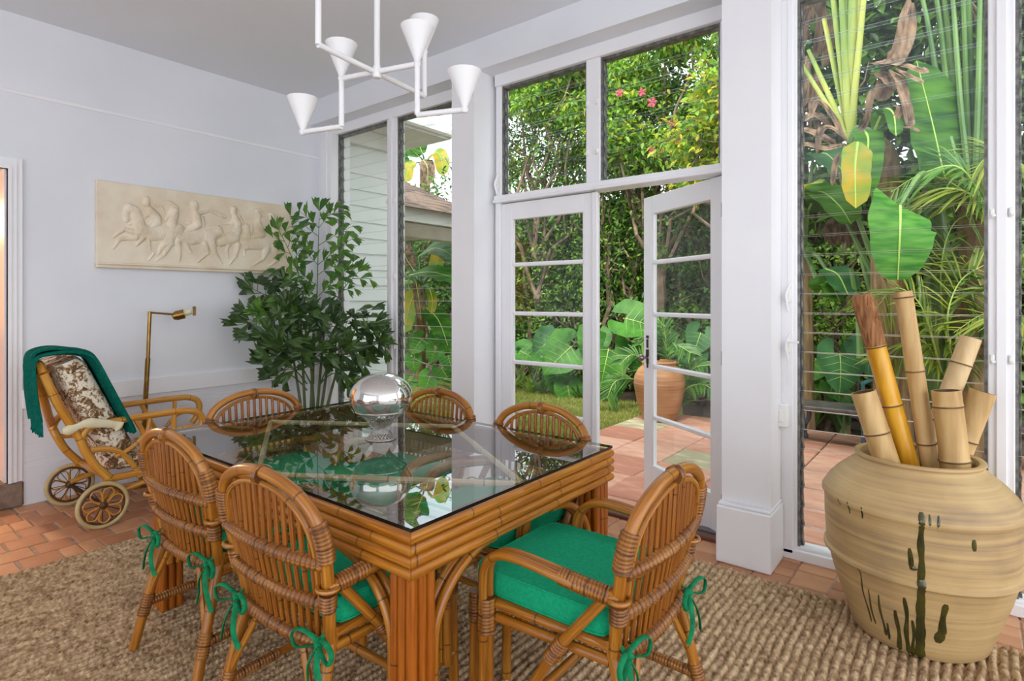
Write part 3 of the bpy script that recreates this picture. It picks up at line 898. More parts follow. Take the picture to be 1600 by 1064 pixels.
for k, ff in enumerate([(0, 2, 3, 1), (4, 5, 7, 6), (0, 1, 5, 4), (2, 6, 7, 3), (0, 4, 6, 2), (1, 3, 7, 5)]):
    m.add([v[i] for i in ff], [(0, 1, 2, 3)], mi=0 if k < 2 else 1)
gt = m.build('glass_top', ['table_glass', 'black_edge'], tbl, smooth=False)
gt['label'] = 'clear glass tabletop with dark edge'
GZ = 0.7645

# ---------------------------------------------------------------- rattan armchairs
def ybk(z):
    return float(np.interp(z, [0.40, 0.55, 0.66, 0.76, 0.83, 0.88], [-0.222, -0.245, -0.266, -0.284, -0.297, -0.306]))
def bow(x, z):
    return ybk(z) - 0.030 * (1 - (x / 0.25) ** 2) * min(1.0, max(0.0, (0.92 - z) / 0.25))
def make_chair():
    t = thing('rattan_armchair', 'x', 'chair')
    hoop = [(-0.200, ybk(.40), .40), (-0.218, ybk(.52), .52), (-0.240, ybk(.64), .64), (-0.246, ybk(.735), .735), (-0.210, ybk(.815), .815), (-0.115, ybk(.865), .865), (0, ybk(.88), .88)]
    hoop = hoop + [(-x, y, z) for (x, y, z) in hoop[:-1][::-1]]
    H = spl(hoop, 6)
    m = MB(); m.tube(H, 0.0172, 12); m.build('back_hoop', 'rattan', t)
    inner = [(x * 0.87, y - 0.004, z - 0.030) for (x, y, z) in H if z > 0.60]
    m = MB(); m.tube(inner, 0.0088, 8); m.build('inner_hoop', 'rattan', t)
    # binding in the middle of the hoop and on its shoulders
    m = MB(); wrap(m, [(-0.012, ybk(.88), .872), (0.012, ybk(.88), .872)], 0.026, 0.008); m.build('binding', 'rattan_wrap', t)
    for s in (-1, 1):
        seg = [p for p in H if (p[0] * s > 0.18 and 0.672 < p[2] < 0.79)]
        m = MB(); wrap(m, seg if seg[0][2] < seg[-1][2] else seg[::-1], 0.0225, 0.0105, 0.003, 12); m.build('hoop_wrap', 'rattan_wrap', t)
    ih = np.array(inner)
    for k in range(13):
        x = -0.196 + 0.392 * k / 12
        half = ih[ih[:, 0] * (1 if x >= 0 else -1) >= -1e-6] if abs(x) > 1e-6 else ih
        top = float(np.interp(abs(x), np.sort(np.abs(half[:, 0])), half[np.argsort(np.abs(half[:, 0])), 2]))
        zz = np.linspace(0.405, top - 0.002, 9)
        pts = [(x * (0.82 + 0.18 * min(1, (z - .4) / .28)), bow(x, z) + 0.003, z) for z in zz]
        m = MB(); m.tube(pts, 0.0073, 7); m.build('back_slat', 'rattan_slat', t)
    for z, ww in ((0.545, 0.222), (0.665, 0.243)):
        pts = [(x, bow(x, z) - 0.004, z) for x in np.linspace(-ww, ww, 15)]
        m = MB(); wrap(m, pts, 0.0140, 0.0175, 0.0062, 10); m.build('bound_rail', 'rattan_wrap', t)
    pts = [(x, bow(x, 0.42) - 0.004, 0.42) for x in np.linspace(-0.208, 0.208, 15)]
    m = MB(); wrap(m, pts, 0.0155, 0.0175, 0.0062, 10); m.build('bound_rail', 'rattan_wrap', t)
    for s in (-1, 1):
        # rear leg, splayed back
        m = MB(); m.tube([(s * 0.202, -0.212, 0.46), (s * 0.209, -0.240, 0.36), (s * 0.225, -0.285, 0.17), (s * 0.240, -0.325, 0.0)], [0.0165, 0.0172, 0.0172, 0.0165], 12)
        rl = m.build('leg', 'rattan', t)
        m = MB(); wrap(m, [(s * 0.222, -0.276, 0.205), (s * 0.229, -0.296, 0.125)], 0.0195, 0.010); m.build('binding', 'rattan_wrap', rl)
        # front leg
        m = MB(); m.tube([(s * 0.228, 0.232, 0.458), (s * 0.230, 0.236, 0.2), (s * 0.232, 0.240, 0.0)], 0.0172, 12)
        fl = m.build('leg', 'rattan', t)
        m = MB(); wrap(m, [(s * 0.228, 0.232, 0.375), (s * 0.228, 0.232, 0.46)], 0.0195, 0.010); m.build('binding', 'rattan_wrap', fl)
        # seat rails
        for z in (0.443, 0.403):
            m = MB(); m.tube([(s * 0.205, -0.215, z), (s * 0.229, 0.232, z)], 0.0150, 10); m.build('side_rail', 'rattan', t)
        # arm: two canes side by side, bending down to the rail
        for q, dx in enumerate((0.0, -0.027)):
            ap = [(s * (0.240 + dx * 0.4), -0.258, 0.597), (s * (0.268 + dx), -0.16, 0.612), (s * (0.277 + dx), -0.04, 0.628), (s * (0.278 + dx), 0.05, 0.632), (s * (0.275 + dx), 0.115, 0.618),
                  (s * (0.270 + dx), 0.158, 0.575), (s * (0.266 + dx), 0.170, 0.515), (s * (0.262 + dx), 0.172, 0.44), (s * (0.262 + dx), 0.174, 0.17)]
            m = MB(); m.tube(spl(ap, 5), 0.0138, 10); ao = m.build('arm_cane', 'rattan_yellow' if False else 'rattan', t)
        m = MB(); wrap(m, spl([(s * 0.243, -0.235, 0.600), (s * 0.257, -0.16, 0.612), (s * 0.262, -0.10, 0.620)], 4), 0.022, 0.0095, 0.003, 12); m.build('arm_wrap', 'rattan_wrap', t)
        m = MB(); m.tube([(s * 0.238 + 0.028 * math.cos(a), -0.258 + 0.026 * math.sin(a), 0.596) for a in np.linspace(0, 6.283, 17)[:-1]], 0.0065, 8, closed=True); m.build('arm_ring', 'rattan', t)
        m = MB(); wrap(m, [(s * 0.249, 0.172, 0.36), (s * 0.249, 0.172, 0.47)], 0.026, 0.0105); m.build('arm_binding', 'rattan_wrap', t)
        # diagonal strut from the back post to the stretcher
        m = MB(); m.tube([(s * 0.244, -0.242, 0.615), (s * 0.252, -0.080, 0.41), (s * 0.248, 0.060, 0.17)], 0.0150, 10); m.build('diagonal_strut', 'rattan', t)
        m = MB(); wrap(m, [(s * 0.220, -0.246, 0.525), (s * 0.231, -0.254, 0.582)], 0.0225, 0.0105); m.build('post_wrap', 'rattan_wrap', t)
        m = MB(); wrap(m, [(s * 0.2505, -0.100, 0.436), (s * 0.2515, -0.058, 0.374)], 0.0195, 0.010); m.build('strut_binding', 'rattan_wrap', t)
        # side stretcher with bound end, knee brace
        m = MB(); m.tube([(s * 0.226, -0.285, 0.17), (s * 0.234, 0.236, 0.17)], 0.0135, 10); so = m.build('side_stretcher', 'rattan', t)
        m = MB(); wrap(m, [(s * 0.226, -0.27, 0.17), (s * 0.229, -0.11, 0.17)], 0.0155, 0.010, 0.002); m.build('binding', 'rattan_wrap', so)
        m = MB(); m.tube(spl([(s * 0.220, -0.276, 0.20), (s * 0.185, -0.268, 0.27), (s * 0.135, -0.255, 0.36), (s * 0.112, -0.248, 0.41)], 3), 0.0098, 8); m.build('knee_brace', 'rattan', t)
    for z in (0.443, 0.403):
        m = MB(); m.tube([(-0.228, 0.232, z), (0.228, 0.232, z)], 0.0150, 10); m.build('front_rail', 'rattan', t)
    m = MB(); m.tube([(-0.248, 0.060, 0.17), (0.248, 0.060, 0.17)], 0.0140, 10); m.build('cross_stretcher', 'rattan', t)
    m = MB(); m.box(-0.22, 0.22, -0.215, 0.225, 0.440, 0.458, 0.004); m.build('seat_deck', 'rattan_slat', t, smooth=False)
    # boxed cushion
    nx_, ny_ = 17, 17
    m = MB()
    x0, x1, y0, y1, z0, z1 = -0.215, 0.215, -0.205, 0.250, 0.459, 0.535
    def rr(u, v, s=1.0):
        # rounded square outline
        px = (x0 + x1) / 2 + (x1 - x0) / 2 * u; py = (y0 + y1) / 2 + (y1 - y0) / 2 * v
        return px, py
    def grid(zf, flip):
        vs = []
        for i in range(nx_):
            for j in range(ny_):
                u = -1 + 2 * i / (nx_ - 1); v_ = -1 + 2 * j / (ny_ - 1)
                f_ = 1 - 0.055 * (abs(u) ** 6) * (abs(v_) ** 6)
                px, py = rr(u * f_, v_ * f_)
                vs.append((px, py, zf(u, v_)))
        fs = []
        for i in range(nx_ - 1):
            for j in range(ny_ - 1):
                a = i * ny_ + j
                q = (a, a + ny_, a + ny_ + 1, a + 1)
                fs.append(q if not flip else q[::-1])
        m.add(vs, fs)
        return vs
    dome = lambda u, v_: z1 + 0.010 * (1 - u ** 4) * (1 - v_ ** 4) - 0.004 * math.exp(-((u - 0.2) ** 2 + (v_ + 0.1) ** 2) * 3)
    gv = grid(dome, False); grid(lambda u, v_: z0, True)
    per = [(i, 0) for i in range(nx_)] + [(nx_ - 1, j) for j in range(1, ny_)] + [(i, ny_ - 1) for i in range(nx_ - 2, -1, -1)] + [(0, j) for j in range(ny_ - 2, 0, -1)]
    topring = [gv[i * ny_ + j] for (i, j) in per]
    n_ = len(topring)
    vs = []; cxm, cym = (x0 + x1) / 2, (y0 + y1) / 2
    for (zq, sc) in ((None, 1.0), (z1 - 0.022, 1.018), (z0 + 0.022, 1.018), (z0, 1.0)):
        for p in topring:
            vs.append((cxm + (p[0] - cxm) * sc, cym + (p[1] - cym) * sc, p[2] if zq is None else zq))
    fs = []
    for r_ in range(3):
        for k in range(n_):
            k2 = (k + 1) % n_
            fs.append((r_ * n_ + k, (r_ + 1) * n_ + k, (r_ + 1) * n_ + k2, r_ * n_ + k2))
    m.add(vs, fs)
    cu = m.build('seat_cushion', 'green_fabric', t, angle=70)
    for zq in (z1 - 0.002, z0 + 0.006):
        m = MB(); m.tube([(cxm + (p[0] - cxm) * 1.012, cym + (p[1] - cym) * 1.012, zq) for p in topring], 0.0032, 6, closed=True); m.build('piping', 'green_fabric', cu)
    # tied bows at the back corners
    for s in (-1, 1):
        m = MB()
        kx, ky, kz = s * 0.205, -0.262, 0.437
        m.tube(spl([(kx - s * 0.03, -0.21, 0.475), (kx - s * 0.005, -0.235, 0.46), (kx, ky, kz)], 4), 0.006, 6, flat=0.5)
        m.tube([(kx - 0.01, ky, kz + 0.006), (kx + 0.01, ky - 0.006, kz - 0.006)], 0.011, 8)
        for d in (-1, 1):
            lp = [(kx, ky, kz), (kx + d * 0.045, ky - 0.018, kz + 0.030), (kx + d * 0.085, ky - 0.024, kz + 0.012), (kx + d * 0.072, ky - 0.024, kz - 0.022), (kx + d * 0.03, ky - 0.014, kz - 0.012)]
            m.tube(spl(lp, 5, closed=True), 0.0072, 6, closed=True, flat=0.45)
            tl = [(kx, ky, kz), (kx + d * 0.018, ky - 0.02, kz - 0.05), (kx + d * 0.030 + s * 0.012, ky - 0.022, kz - 0.10), (kx + d * 0.05 + s * 0.01, ky - 0.018, kz - 0.145)]
            m.tube(spl(tl, 5), 0.0082, 6, flat=0.4)
        m.build('cushion_tie', 'green_tie', t)
    return t
ch0 = make_chair()
chairs = [  # x, y, yaw (0 = faces the windows), label
    (-2.26, 1.165, 2, 'rattan armchair nearest the wheeled chaise, tucked under the left near side of the table'),
    (-1.555, 1.135, 2, 'rattan armchair in the left foreground with its back beside the near table leg'),
    (-2.60, 1.525, -90, 'rattan armchair at the far left table end, below the palm and relief'),
    (-2.17, 1.84, 180, 'rattan armchair behind the silver ball, against the white pier'),
    (-1.50, 1.82, 180, 'rattan armchair in front of the closed french door leaf'),
    (-0.94, 1.54, 90, 'rattan armchair pulled out in the right foreground showing its whole green cushion'),
]
for i, (x, y, a, lb) in enumerate(chairs):
    c = ch0 if i == 0 else copy_tree(ch0)
    c.scale = (1, 1, 0.965); c.location = (x, y, RUGZ); c.rotation_euler = (0, 0, math.radians(a))
    tag(c, lb, 'chair', 'rattan armchairs round the dining table')

# ---------------------------------------------------------------- silver ball on its wire stand
bx_, by_ = -1.925, 1.56
t = thing('wire_stand', 'hourglass stand of thin crossed steel wires on the glass table', 'stand', (bx_, by_, GZ))
N_ = 24
SH = 0.118
r_bot, r_top = 0.062, 0.105
for d in (-1, 1):
    m = MB()
    for k in range(N_):
        a = 2 * math.pi * k / N_
        p = np.array([r_bot * math.cos(a), r_bot * math.sin(a), 0.003]); b = a + d * 2.25
        q = np.array([r_top * math.cos(b), r_top * math.sin(b), SH])
        m.tube([p, q], 0.0014, 4, caps=False)
    m.build('wire_cage', 'steel_wire', t)['kind'] = 'stuff'
for (r_, z) in ((r_bot, 0.003), (r_top, SH)):
    m = MB(); m.tube([(r_ * math.cos(a), r_ * math.sin(a), z) for a in np.linspace(0, 6.2832, 49)[:-1]], 0.0028, 6, closed=True); m.build('ring', 'steel_wire', t)
m = MB()
prof = [(0.001, -0.0965)]
for k in range(1, 32):
    a = -math.pi / 2 + math.pi * k / 32
    prof.append((0.130 * math.cos(a) ** 0.92, 0.0965 * math.sin(a)))
prof.append((0.001, 0.0965))
m.lathe(prof, 64)
o = m.build('silver_ball', 'chrome', angle=80); o.location = (bx_, by_, GZ + SH + 0.0965 - 0.036)
tag(o, 'flattened mirror-silver ball resting on the wire stand', 'ornament')
def at(u, v, Y):
    """point on the plane y=Y seen at that place of the photograph"""
    d = F * 900 + R * (u - 800) + np.array([0, 0, 469.0 - v])
    return np.array([0, 0, CAMH]) + d * (Y / d[1])
def atd(u, v, dep):
    return np.array([0, 0, CAMH]) + (F * 900 + R * (u - 800) + np.array([0, 0, 469.0 - v])) * (dep / 900.0)

# ---------------------------------------------------------------- chandelier
hz = 2.294
hub = np.array([-1.925, 1.538, hz])
t = thing('chandelier', 'white metal chandelier with cone shades on crossing arms above the table', 'chandelier', (0, 0, 0))
RD = 0.0115
m = MB(); m.tube([hub, (hub[0], hub[1], CZ)], 0.0125, 10); m.build('stem', 'white_metal', t)
m = MB(); m.lathe([(0.001, 0), (0.06, 0), (0.06, -0.018), (0.03, -0.03), (0.012, -0.034)], 24, (hub[0], hub[1], CZ)); m.build('ceiling_cup', 'white_metal', t)
m = MB(); m.lathe([(0.001, -0.026), (0.016, -0.024), (0.02, -0.012), (0.02, 0.012), (0.016, 0.024), (0.001, 0.03)], 16, tuple(hub)); m.build('hub', 'white_metal', t)
def cone(p, tilt=0):
    c_ = MB()
    c_.lathe([(0.008, 0.0), (0.012, 0.012), (0.067, 0.150), (0.0655, 0.150), (0.010, 0.014)], 32, tuple(p)); s_ = c_.build('cone_shade', 'white_metal', t, angle=60)
    b_ = MB(); b_.lathe([(0.001, -0.016), (0.012, -0.011), (0.0165, 0), (0.012, 0.011), (0.001, 0.016)], 12, tuple(p)); b_.build('joint_ball', 'white_metal', s_)
    l_ = MB(); l_.lathe([(0.001, 0.03), (0.006, 0.03), (0.009, 0.05), (0.007, 0.075), (0.001, 0.082)], 10, tuple(p)); l_.build('bulb', 'lamp_bulb', s_)
def arm(name, a, b, r=RD):
    m_ = MB(); m_.tube([a, b], r, 10); m_.build(name, 'white_metal', t)
n1, n2 = np.array([-1.889, 1.237, hz]), np.array([-1.975, 1.853, hz])
e1, e2 = np.array([-2.10, 1.488, hz]), np.array([-1.73, 1.584, hz])
arm('cross_arm', n1, n2); arm('cross_arm', e1, e2)
up = np.array([0, 0, 0.205])
for p in (n1, n2):
    arm('riser', p, p + up); cone(p + up)
for p, q in ((e1, np.array([-2.305, 1.432, hz - 0.205])), (e2, np.array([-1.537, 1.654, hz - 0.205]))):
    arm('dropper', p, p - up); arm('outer_arm', p - up, q); cone(p); cone(q)

# ---------------------------------------------------------------- plaster relief on the left wall
RELIEF = {'horse':[[[(1.569,1.934,0.0199),(1.564,1.976,0.0239),(1.58,2.022,0.0279)],[(1.588,2.028,0.03),(1.624,2.003,0.0403),(1.66,1.875,0.0466)],[(1.673,1.856,0.0528),(1.751,1.853,0.0597),(1.836,1.861,0.0586),(1.924,1.89,0.0531)],[(1.637,1.843,0.0242),(1.554,1.863,0.0159),(1.487,1.8,0.0098)],[(1.628,1.807,0.0222),(1.532,1.789,0.0129),(1.487,1.719,0.0088)],[(1.673,1.806,0.0203),(1.637,1.752,0.0101)],[(1.875,1.833,0.0421),(1.798,1.743,0.0187),(1.784,1.701,0.0104)],[(1.865,1.79,0.0273),(1.822,1.693,0.0136),(1.77,1.646,0.0093)],[(1.751,1.699,0.0093),(1.714,1.645,0.0082)]],[[(1.828,1.963,0.0167),(1.855,1.994,0.021),(1.889,2.04,0.0296)],[(1.899,2.036,0.0317),(1.879,1.939,0.0379),(1.889,1.855,0.0464)],[(1.934,1.838,0.0532),(2.014,1.845,0.0647),(2.128,1.877,0.066),(2.215,1.907,0.0558)],[(1.914,1.805,0.0276),(1.935,1.711,0.0149),(1.929,1.652,0.0106)],[(1.973,1.788,0.0214),(2.019,1.727,0.0097)],[(1.875,1.78,0.0211),(1.812,1.739,0.0125),(1.793,1.71,0.0093)],[(2.16,1.858,0.0487),(2.198,1.739,0.02),(2.256,1.647,0.0112)],[(2.118,1.799,0.0286),(2.148,1.73,0.0155),(2.071,1.654,0.0098)],[(2.225,1.914,0.0179),(2.292,1.858,0.0203),(2.331,1.798,0.0091)],[(1.817,2.094,0.0083),(1.865,2.097,0.0147),(1.914,2.07,0.0127)]],[[(2.337,1.987,0.0205),(2.389,1.992,0.0276)],[(2.394,1.993,0.0322),(2.383,1.923,0.039)],[(2.36,1.875,0.0503),(2.247,1.82,0.0337)],[(2.309,1.802,0.0181),(2.298,1.756,0.0124),(2.312,1.703,0.0091)],[(2.389,1.808,0.0276),(2.374,1.716,0.0149),(2.32,1.642,0.0102)]],[[(2.435,1.962,0.0231),(2.465,1.977,0.0279)],[(2.465,1.965,0.0325),(2.465,1.884,0.0442)],[(2.483,1.827,0.049),(2.586,1.841,0.0592),(2.698,1.856,0.0555)],[(2.465,1.791,0.0209),(2.441,1.801,0.0116),(2.455,1.721,0.0093)],[(2.648,1.804,0.0359),(2.616,1.706,0.0155),(2.507,1.636,0.0105)],[(2.711,1.808,0.0338),(2.747,1.702,0.0158),(2.66,1.639,0.0108)],[(2.743,1.835,0.0194),(2.802,1.766,0.0172),(2.879,1.703,0.0074)]]],'rider':[[[(1.7,2.099,0.0265),(1.7,2.068,0.0265)],[(1.709,2.044,0.0184),(1.732,2.016,0.0308),(1.77,1.969,0.0351)],[(1.714,1.993,0.0153),(1.66,1.941,0.0122),(1.59,1.904,0.009)],[(1.779,1.939,0.029),(1.7,1.861,0.0204),(1.716,1.778,0.0143),(1.725,1.726,0.0092)],[(1.76,2.061,0.0083),(1.807,2.056,0.0104),(1.822,2.006,0.0104)]],[[(2.04,2.107,0.0325),(2.043,2.081,0.0304)],[(2.045,2.059,0.0195),(2.055,2.012,0.0369),(2.065,1.947,0.037)],[(2.029,2.003,0.0173),(2.04,1.969,0.013),(1.961,1.956,0.0107)],[(2.086,2.042,0.0164),(2.16,2.073,0.0133),(2.215,2.058,0.0201),(2.281,2.037,0.0181)],[(2.045,1.924,0.0325),(1.963,1.878,0.0235),(1.929,1.795,0.0149),(1.941,1.732,0.0096)],[(2.107,2.007,0.0153),(2.113,1.941,0.0154),(2.097,1.863,0.0131)]],[[(2.358,2.109,0.0274),(2.354,2.08,0.0251)],[(2.36,2.063,0.0171),(2.377,2.014,0.0344),(2.383,1.969,0.0321)],[(2.348,2.011,0.0137),(2.314,1.979,0.0102),(2.242,1.968,0.0078)],[(2.406,2.052,0.0138),(2.435,1.997,0.0162)]],[[(2.555,2.104,0.0307),(2.573,2.077,0.0307)],[(2.543,2.132,0.0094),(2.586,2.134,0.0142),(2.623,2.088,0.0119)],[(2.573,2.041,0.0213),(2.567,1.999,0.0378),(2.592,1.919,0.0403)],[(2.579,1.988,0.0166),(2.648,1.95,0.012)],[(2.513,1.993,0.0117),(2.507,1.923,0.0164)],[(2.561,1.904,0.0283),(2.477,1.862,0.0186)]],[[(2.692,2.096,0.0265),(2.692,2.066,0.0241)],[(2.698,2.049,0.0169),(2.714,2.002,0.0338),(2.73,1.919,0.0364)],[(2.75,2.006,0.017),(2.789,1.936,0.0171)],[(2.648,2.067,0.0072),(2.66,2.104,0.0072)]]]}
t = thing('relief_panel', 'cream plaster wall relief of horsemen riding to the left', 'relief', (LX + 0.001, 2.14, 1.57))
RX0 = 0.030
m = MB(); m.box(0.0, RX0, 1.384 - 2.14, 2.90 - 2.14, 0.025, 0.63, 0.004); m.build('slab', 'plaster', t, smooth=False)
m = MB(); m.box(0.0, RX0 + 0.022, 1.380 - 2.14, 2.902 - 2.14, 0.006, 0.030, 0.006); m.box(0.0, RX0 + 0.034, 1.378 - 2.14, 2.904 - 2.14, 0.028, 0.046, 0.006)
m.build('ledge', 'plaster', t, smooth=False)
def relief_fig(name, strokes, depth):
    P = np.array([q for s in strokes for q in s])
    y0, y1 = P[:, 0].min() - 0.06, P[:, 0].max() + 0.06; z0, z1 = P[:, 1].min() - 0.05, P[:, 1].max() + 0.05
    g = 0.0042
    ys = np.arange(y0, y1, g); zs = np.arange(z0, z1, g)
    Yg, Zg = np.meshgrid(ys, zs, indexing='ij')
    acc = np.zeros_like(Yg)
    for s in strokes:
        pts = resample([(a, b, c) for (a, b, c) in s], 0.006) if len(s) > 1 else np.array(s)
        hs = np.zeros_like(Yg)
        for (a, b, c) in pts:
            d2 = ((Yg - a) ** 2 + (Zg - b) ** 2) / (c * c)
            hs = np.maximum(hs, np.sqrt(np.clip(1 - d2, 0, 1)) * min(c * 0.9, depth))
        acc = np.maximum(acc, hs) + 0.18 * np.minimum(acc, hs)
    acc = np.minimum(acc, 0.045)
    # little chisel texture
    acc = np.where(acc > 0.002, acc + 0.0012 * np.sin(Yg * 330 + 9 * np.sin(Zg * 70)), acc)
    nx_, nz_ = Yg.shape
    keep = (acc[:-1, :-1] > 0) | (acc[1:, :-1] > 0) | (acc[:-1, 1:] > 0) | (acc[1:, 1:] > 0)
    idx = np.arange(nx_ * nz_).reshape(nx_, nz_)
    Fq = np.stack([idx[:-1, :-1][keep], idx[1:, :-1][keep], idx[1:, 1:][keep], idx[:-1, 1:][keep]], 1)
    V = np.stack([(RX0 - 0.001 + acc).ravel(), Yg.ravel() - 2.14, Zg.ravel() - 1.57], 1)
    used = np.unique(Fq); remap = np.zeros(len(V), int); remap[used] = np.arange(len(used))
    fast_mesh(name, V[used], remap[Fq], 'plaster_fig', t, smooth=True)
for k, s in enumerate(RELIEF['horse']): relief_fig('horse_figure', s, 0.026)
for k, s in enumerate(RELIEF['rider']): relief_fig('rider_figure', s, 0.034)

# ---------------------------------------------------------------- wheeled rattan chaise by the left wall
NX, FX = -4.03, -4.58
t = thing('wheeled_chaise', 'rattan chaise longue on wheels with brown toile cushions against the left wall', 'chaise', (0, 0, 0))
for (x, dy, s) in ((NX, 0.0, 1), (FX, 0.22, -1)):
    ix = 0.0 if s > 0 else 0.40
    m = MB(); m.tube(spl([(x + ix, 0.905, 0.935), (x + ix * 0.6, 0.98, 0.74), (x, 1.07, 0.555), (x, 1.10, 0.47), (x, 1.15, 0.37), (x, 1.225, 0.275)], 5), 0.024, 10); m.build('back_post', 'rattan_yellow', t)
    y0 = 1.09
    m = MB(); m.tube(spl([(x, 1.075, 0.52), (x, 1.095, 0.575), (x, 1.14, 0.605), (x, 1.30, 0.617), (x, 1.55 + dy, 0.622), (x, 1.68 + dy, 0.614), (x, 1.745 + dy, 0.575), (x, 1.75 + dy, 0.50), (x, 1.70 + dy, 0.42)], 6), 0.0215, 10); m.build('arm', 'rattan_yellow', t)
    m = MB(); m.tube(spl([(x, 1.10, 0.468), (x, 1.20, 0.458), (x, 1.28, 0.42), (x, 1.36, 0.31), (x, 1.38, 0.25)], 5), 0.0165, 8); m.build('curved_brace', 'rattan_yellow', t)
    m = MB(); m.tube(spl([(x, 1.25, 0.40), (x, 1.34, 0.44), (x, 1.42, 0.52), (x, 1.44, 0.61)], 5), 0.0145, 8); m.build('curved_brace', 'rattan_yellow', t)
    m = MB(); m.tube([(x, 1.36 + dy, 0.61), (x, 1.45 + dy, 0.42), (x, 1.47 + dy, 0.27)], 0.0145, 8); m.build('upright', 'rattan_yellow', t)
    m = MB(); m.tube([(x, 1.58 + dy, 0.615), (x, 1.58 + dy, 0.27)], 0.0145, 8); m.build('upright', 'rattan_yellow', t)
    m = MB(); m.tube(spl([(x, 1.52 + dy, 0.42), (x, 1.60 + dy, 0.50), (x, 1.72 + dy, 0.50), (x, 1.80 + dy, 0.40)], 4), 0.0135, 8); m.build('curved_brace', 'rattan_yellow', t)
    m = MB(); m.tube([(x, 1.19, 0.275), (x, 2.62, 0.275)], 0.0215, 10); m.build('seat_rail', 'rattan_yellow', t)
    m = MB(); m.tube(spl([(x, 1.17, 0.16), (x, 1.30, 0.19), (x, 1.55, 0.235), (x, 1.9, 0.26)], 4), 0.0165, 8); m.build('lower_rail', 'rattan_yellow', t)
    m = MB(); m.tube([(x, 2.50, 0.275), (x, 2.54, 0.0)], 0.02, 10); m.build('leg', 'rattan_yellow', t)
    # wheel
    wx = x + s * 0.035
    w = MB()
    w.tube([(wx, 1.178 + 0.125 * math.cos(a), 0.137 + 0.125 * math.sin(a)) for a in np.linspace(0, 6.2832, 41)[:-1]], 0.0125, 10, closed=True)
    wo = w.build('wheel', 'tyre', t)
    w = MB(); w.tube([(wx, 1.178 + 0.108 * math.cos(a), 0.137 + 0.108 * math.sin(a)) for a in np.linspace(0, 6.2832, 41)[:-1]], 0.0075, 8, closed=True); w.build('rim', 'rim_brown', wo)
    w = MB(); w.lathe([(0.001, -0.02), (0.022, -0.018), (0.026, 0), (0.022, 0.018), (0.008, 0.024), (0.001, 0.03)], 12); ho = w.build('wheel_hub', 'rim_brown', wo); ho.location = (wx, 1.178, 0.137); ho.rotation_euler = (0, math.pi / 2, 0)
    for k in range(7):
        a = 2 * math.pi * k / 7 + 0.3
        ca, sa = math.cos(a), math.sin(a)
        lp = []
        for (q, e) in ((0.02, 0.006), (0.055, 0.024), (0.085, 0.026), (0.103, 0.0), (0.085, -0.026), (0.055, -0.024), (0.02, -0.006)):
            lp.append((wx + s * 0.008, 1.178 + q * ca - e * sa, 0.137 + q * sa + e * ca))
        w = MB(); w.tube(spl(lp, 4), 0.0046, 6); w.build('petal_spoke', 'rattan_yellow', wo)
    for k in range(12):
        a = 2 * math.pi * k / 12
        w = MB(); w.tube([(wx - s * 0.004, 1.178 + 0.02 * math.cos(a), 0.137 + 0.02 * math.sin(a)), (wx - s * 0.004, 1.178 + 0.104 * math.cos(a), 0.137 + 0.104 * math.sin(a))], 0.0022, 5); w.build('wire_spoke', 'iron_dark', wo)
m = MB(); m.tube([(NX + 0.03, 1.178, 0.137), (FX - 0.03, 1.178, 0.137)], 0.011, 8); m.build('axle', 'iron_dark', t)
m = MB(); m.tube(spl([(NX, 0.905, 0.935), (NX - 0.02, 0.900, 0.965), (NX - 0.05, 0.898, 0.985), (FX + 0.44, 0.898, 0.985), (FX + 0.415, 0.900, 0.965), (FX + 0.40, 0.905, 0.935)], 5), 0.024, 10); m.build('head_rail', 'rattan_yellow', t)
for y, z in ((1.225, 0.275), (2.62, 0.275), (1.9, 0.275)):
    m = MB(); m.tube([(NX, y, z), (FX, y, z)], 0.018, 8); m.build('cross_rail', 'rattan_yellow', t)
def cushion(name, path, thick, x0, x1, mt, nseg=10, bulge=0.02):
    """cushion swept along a path in the y-z plane, rounded across"""
    P = resample([(0, a, b) for a, b in path], 0.05)
    T = np.gradient(P, axis=0); T /= np.linalg.norm(T, axis=1)[:, None]
    c_ = MB(); vs = []; na = 20
    for i in range(len(P)):
        Nn = np.array([0, -T[i][2], T[i][1]])
        e = 1.0 if 0 < i < len(P) - 1 else 0.72
        for k in range(na):
            a = 2 * math.pi * k / na
            ca, sa = math.cos(a), math.sin(a)
            sx = math.copysign(abs(ca) ** 0.35, ca); sn = math.copysign(abs(sa) ** 0.55, sa)
            xx = (x0 + x1) / 2 + (x1 - x0) / 2 * sx * (0.97 if e < 1 else 1)
            q = P[i] + Nn * (thick / 2 * sn * e + thick / 2)
            vs.append((xx, q[1], q[2]))
    fs = []
    for i in range(len(P) - 1):
        for k in range(na):
            k2 = (k + 1) % na
            fs.append((i * na + k, (i + 1) * na + k, (i + 1) * na + k2, i * na + k2))
    fs.append(tuple(range(na))); fs.append(tuple(range((len(P) - 1) * na, len(P) * na))[::-1])
    c_.add(vs, fs)
    return c_.build(name, mt, t, angle=60)
cushion('back_cushion', [(0.945, 0.955), (1.035, 0.755), (1.135, 0.54), (1.225, 0.36)], 0.175, FX + 0.06, NX - 0.012, 'toile')
cushion('seat_cushion', [(2.60, 0.30), (1.9, 0.30), (1.30, 0.30), (1.235, 0.305)][::-1], 0.10, FX + 0.035, NX - 0.012, 'toile')
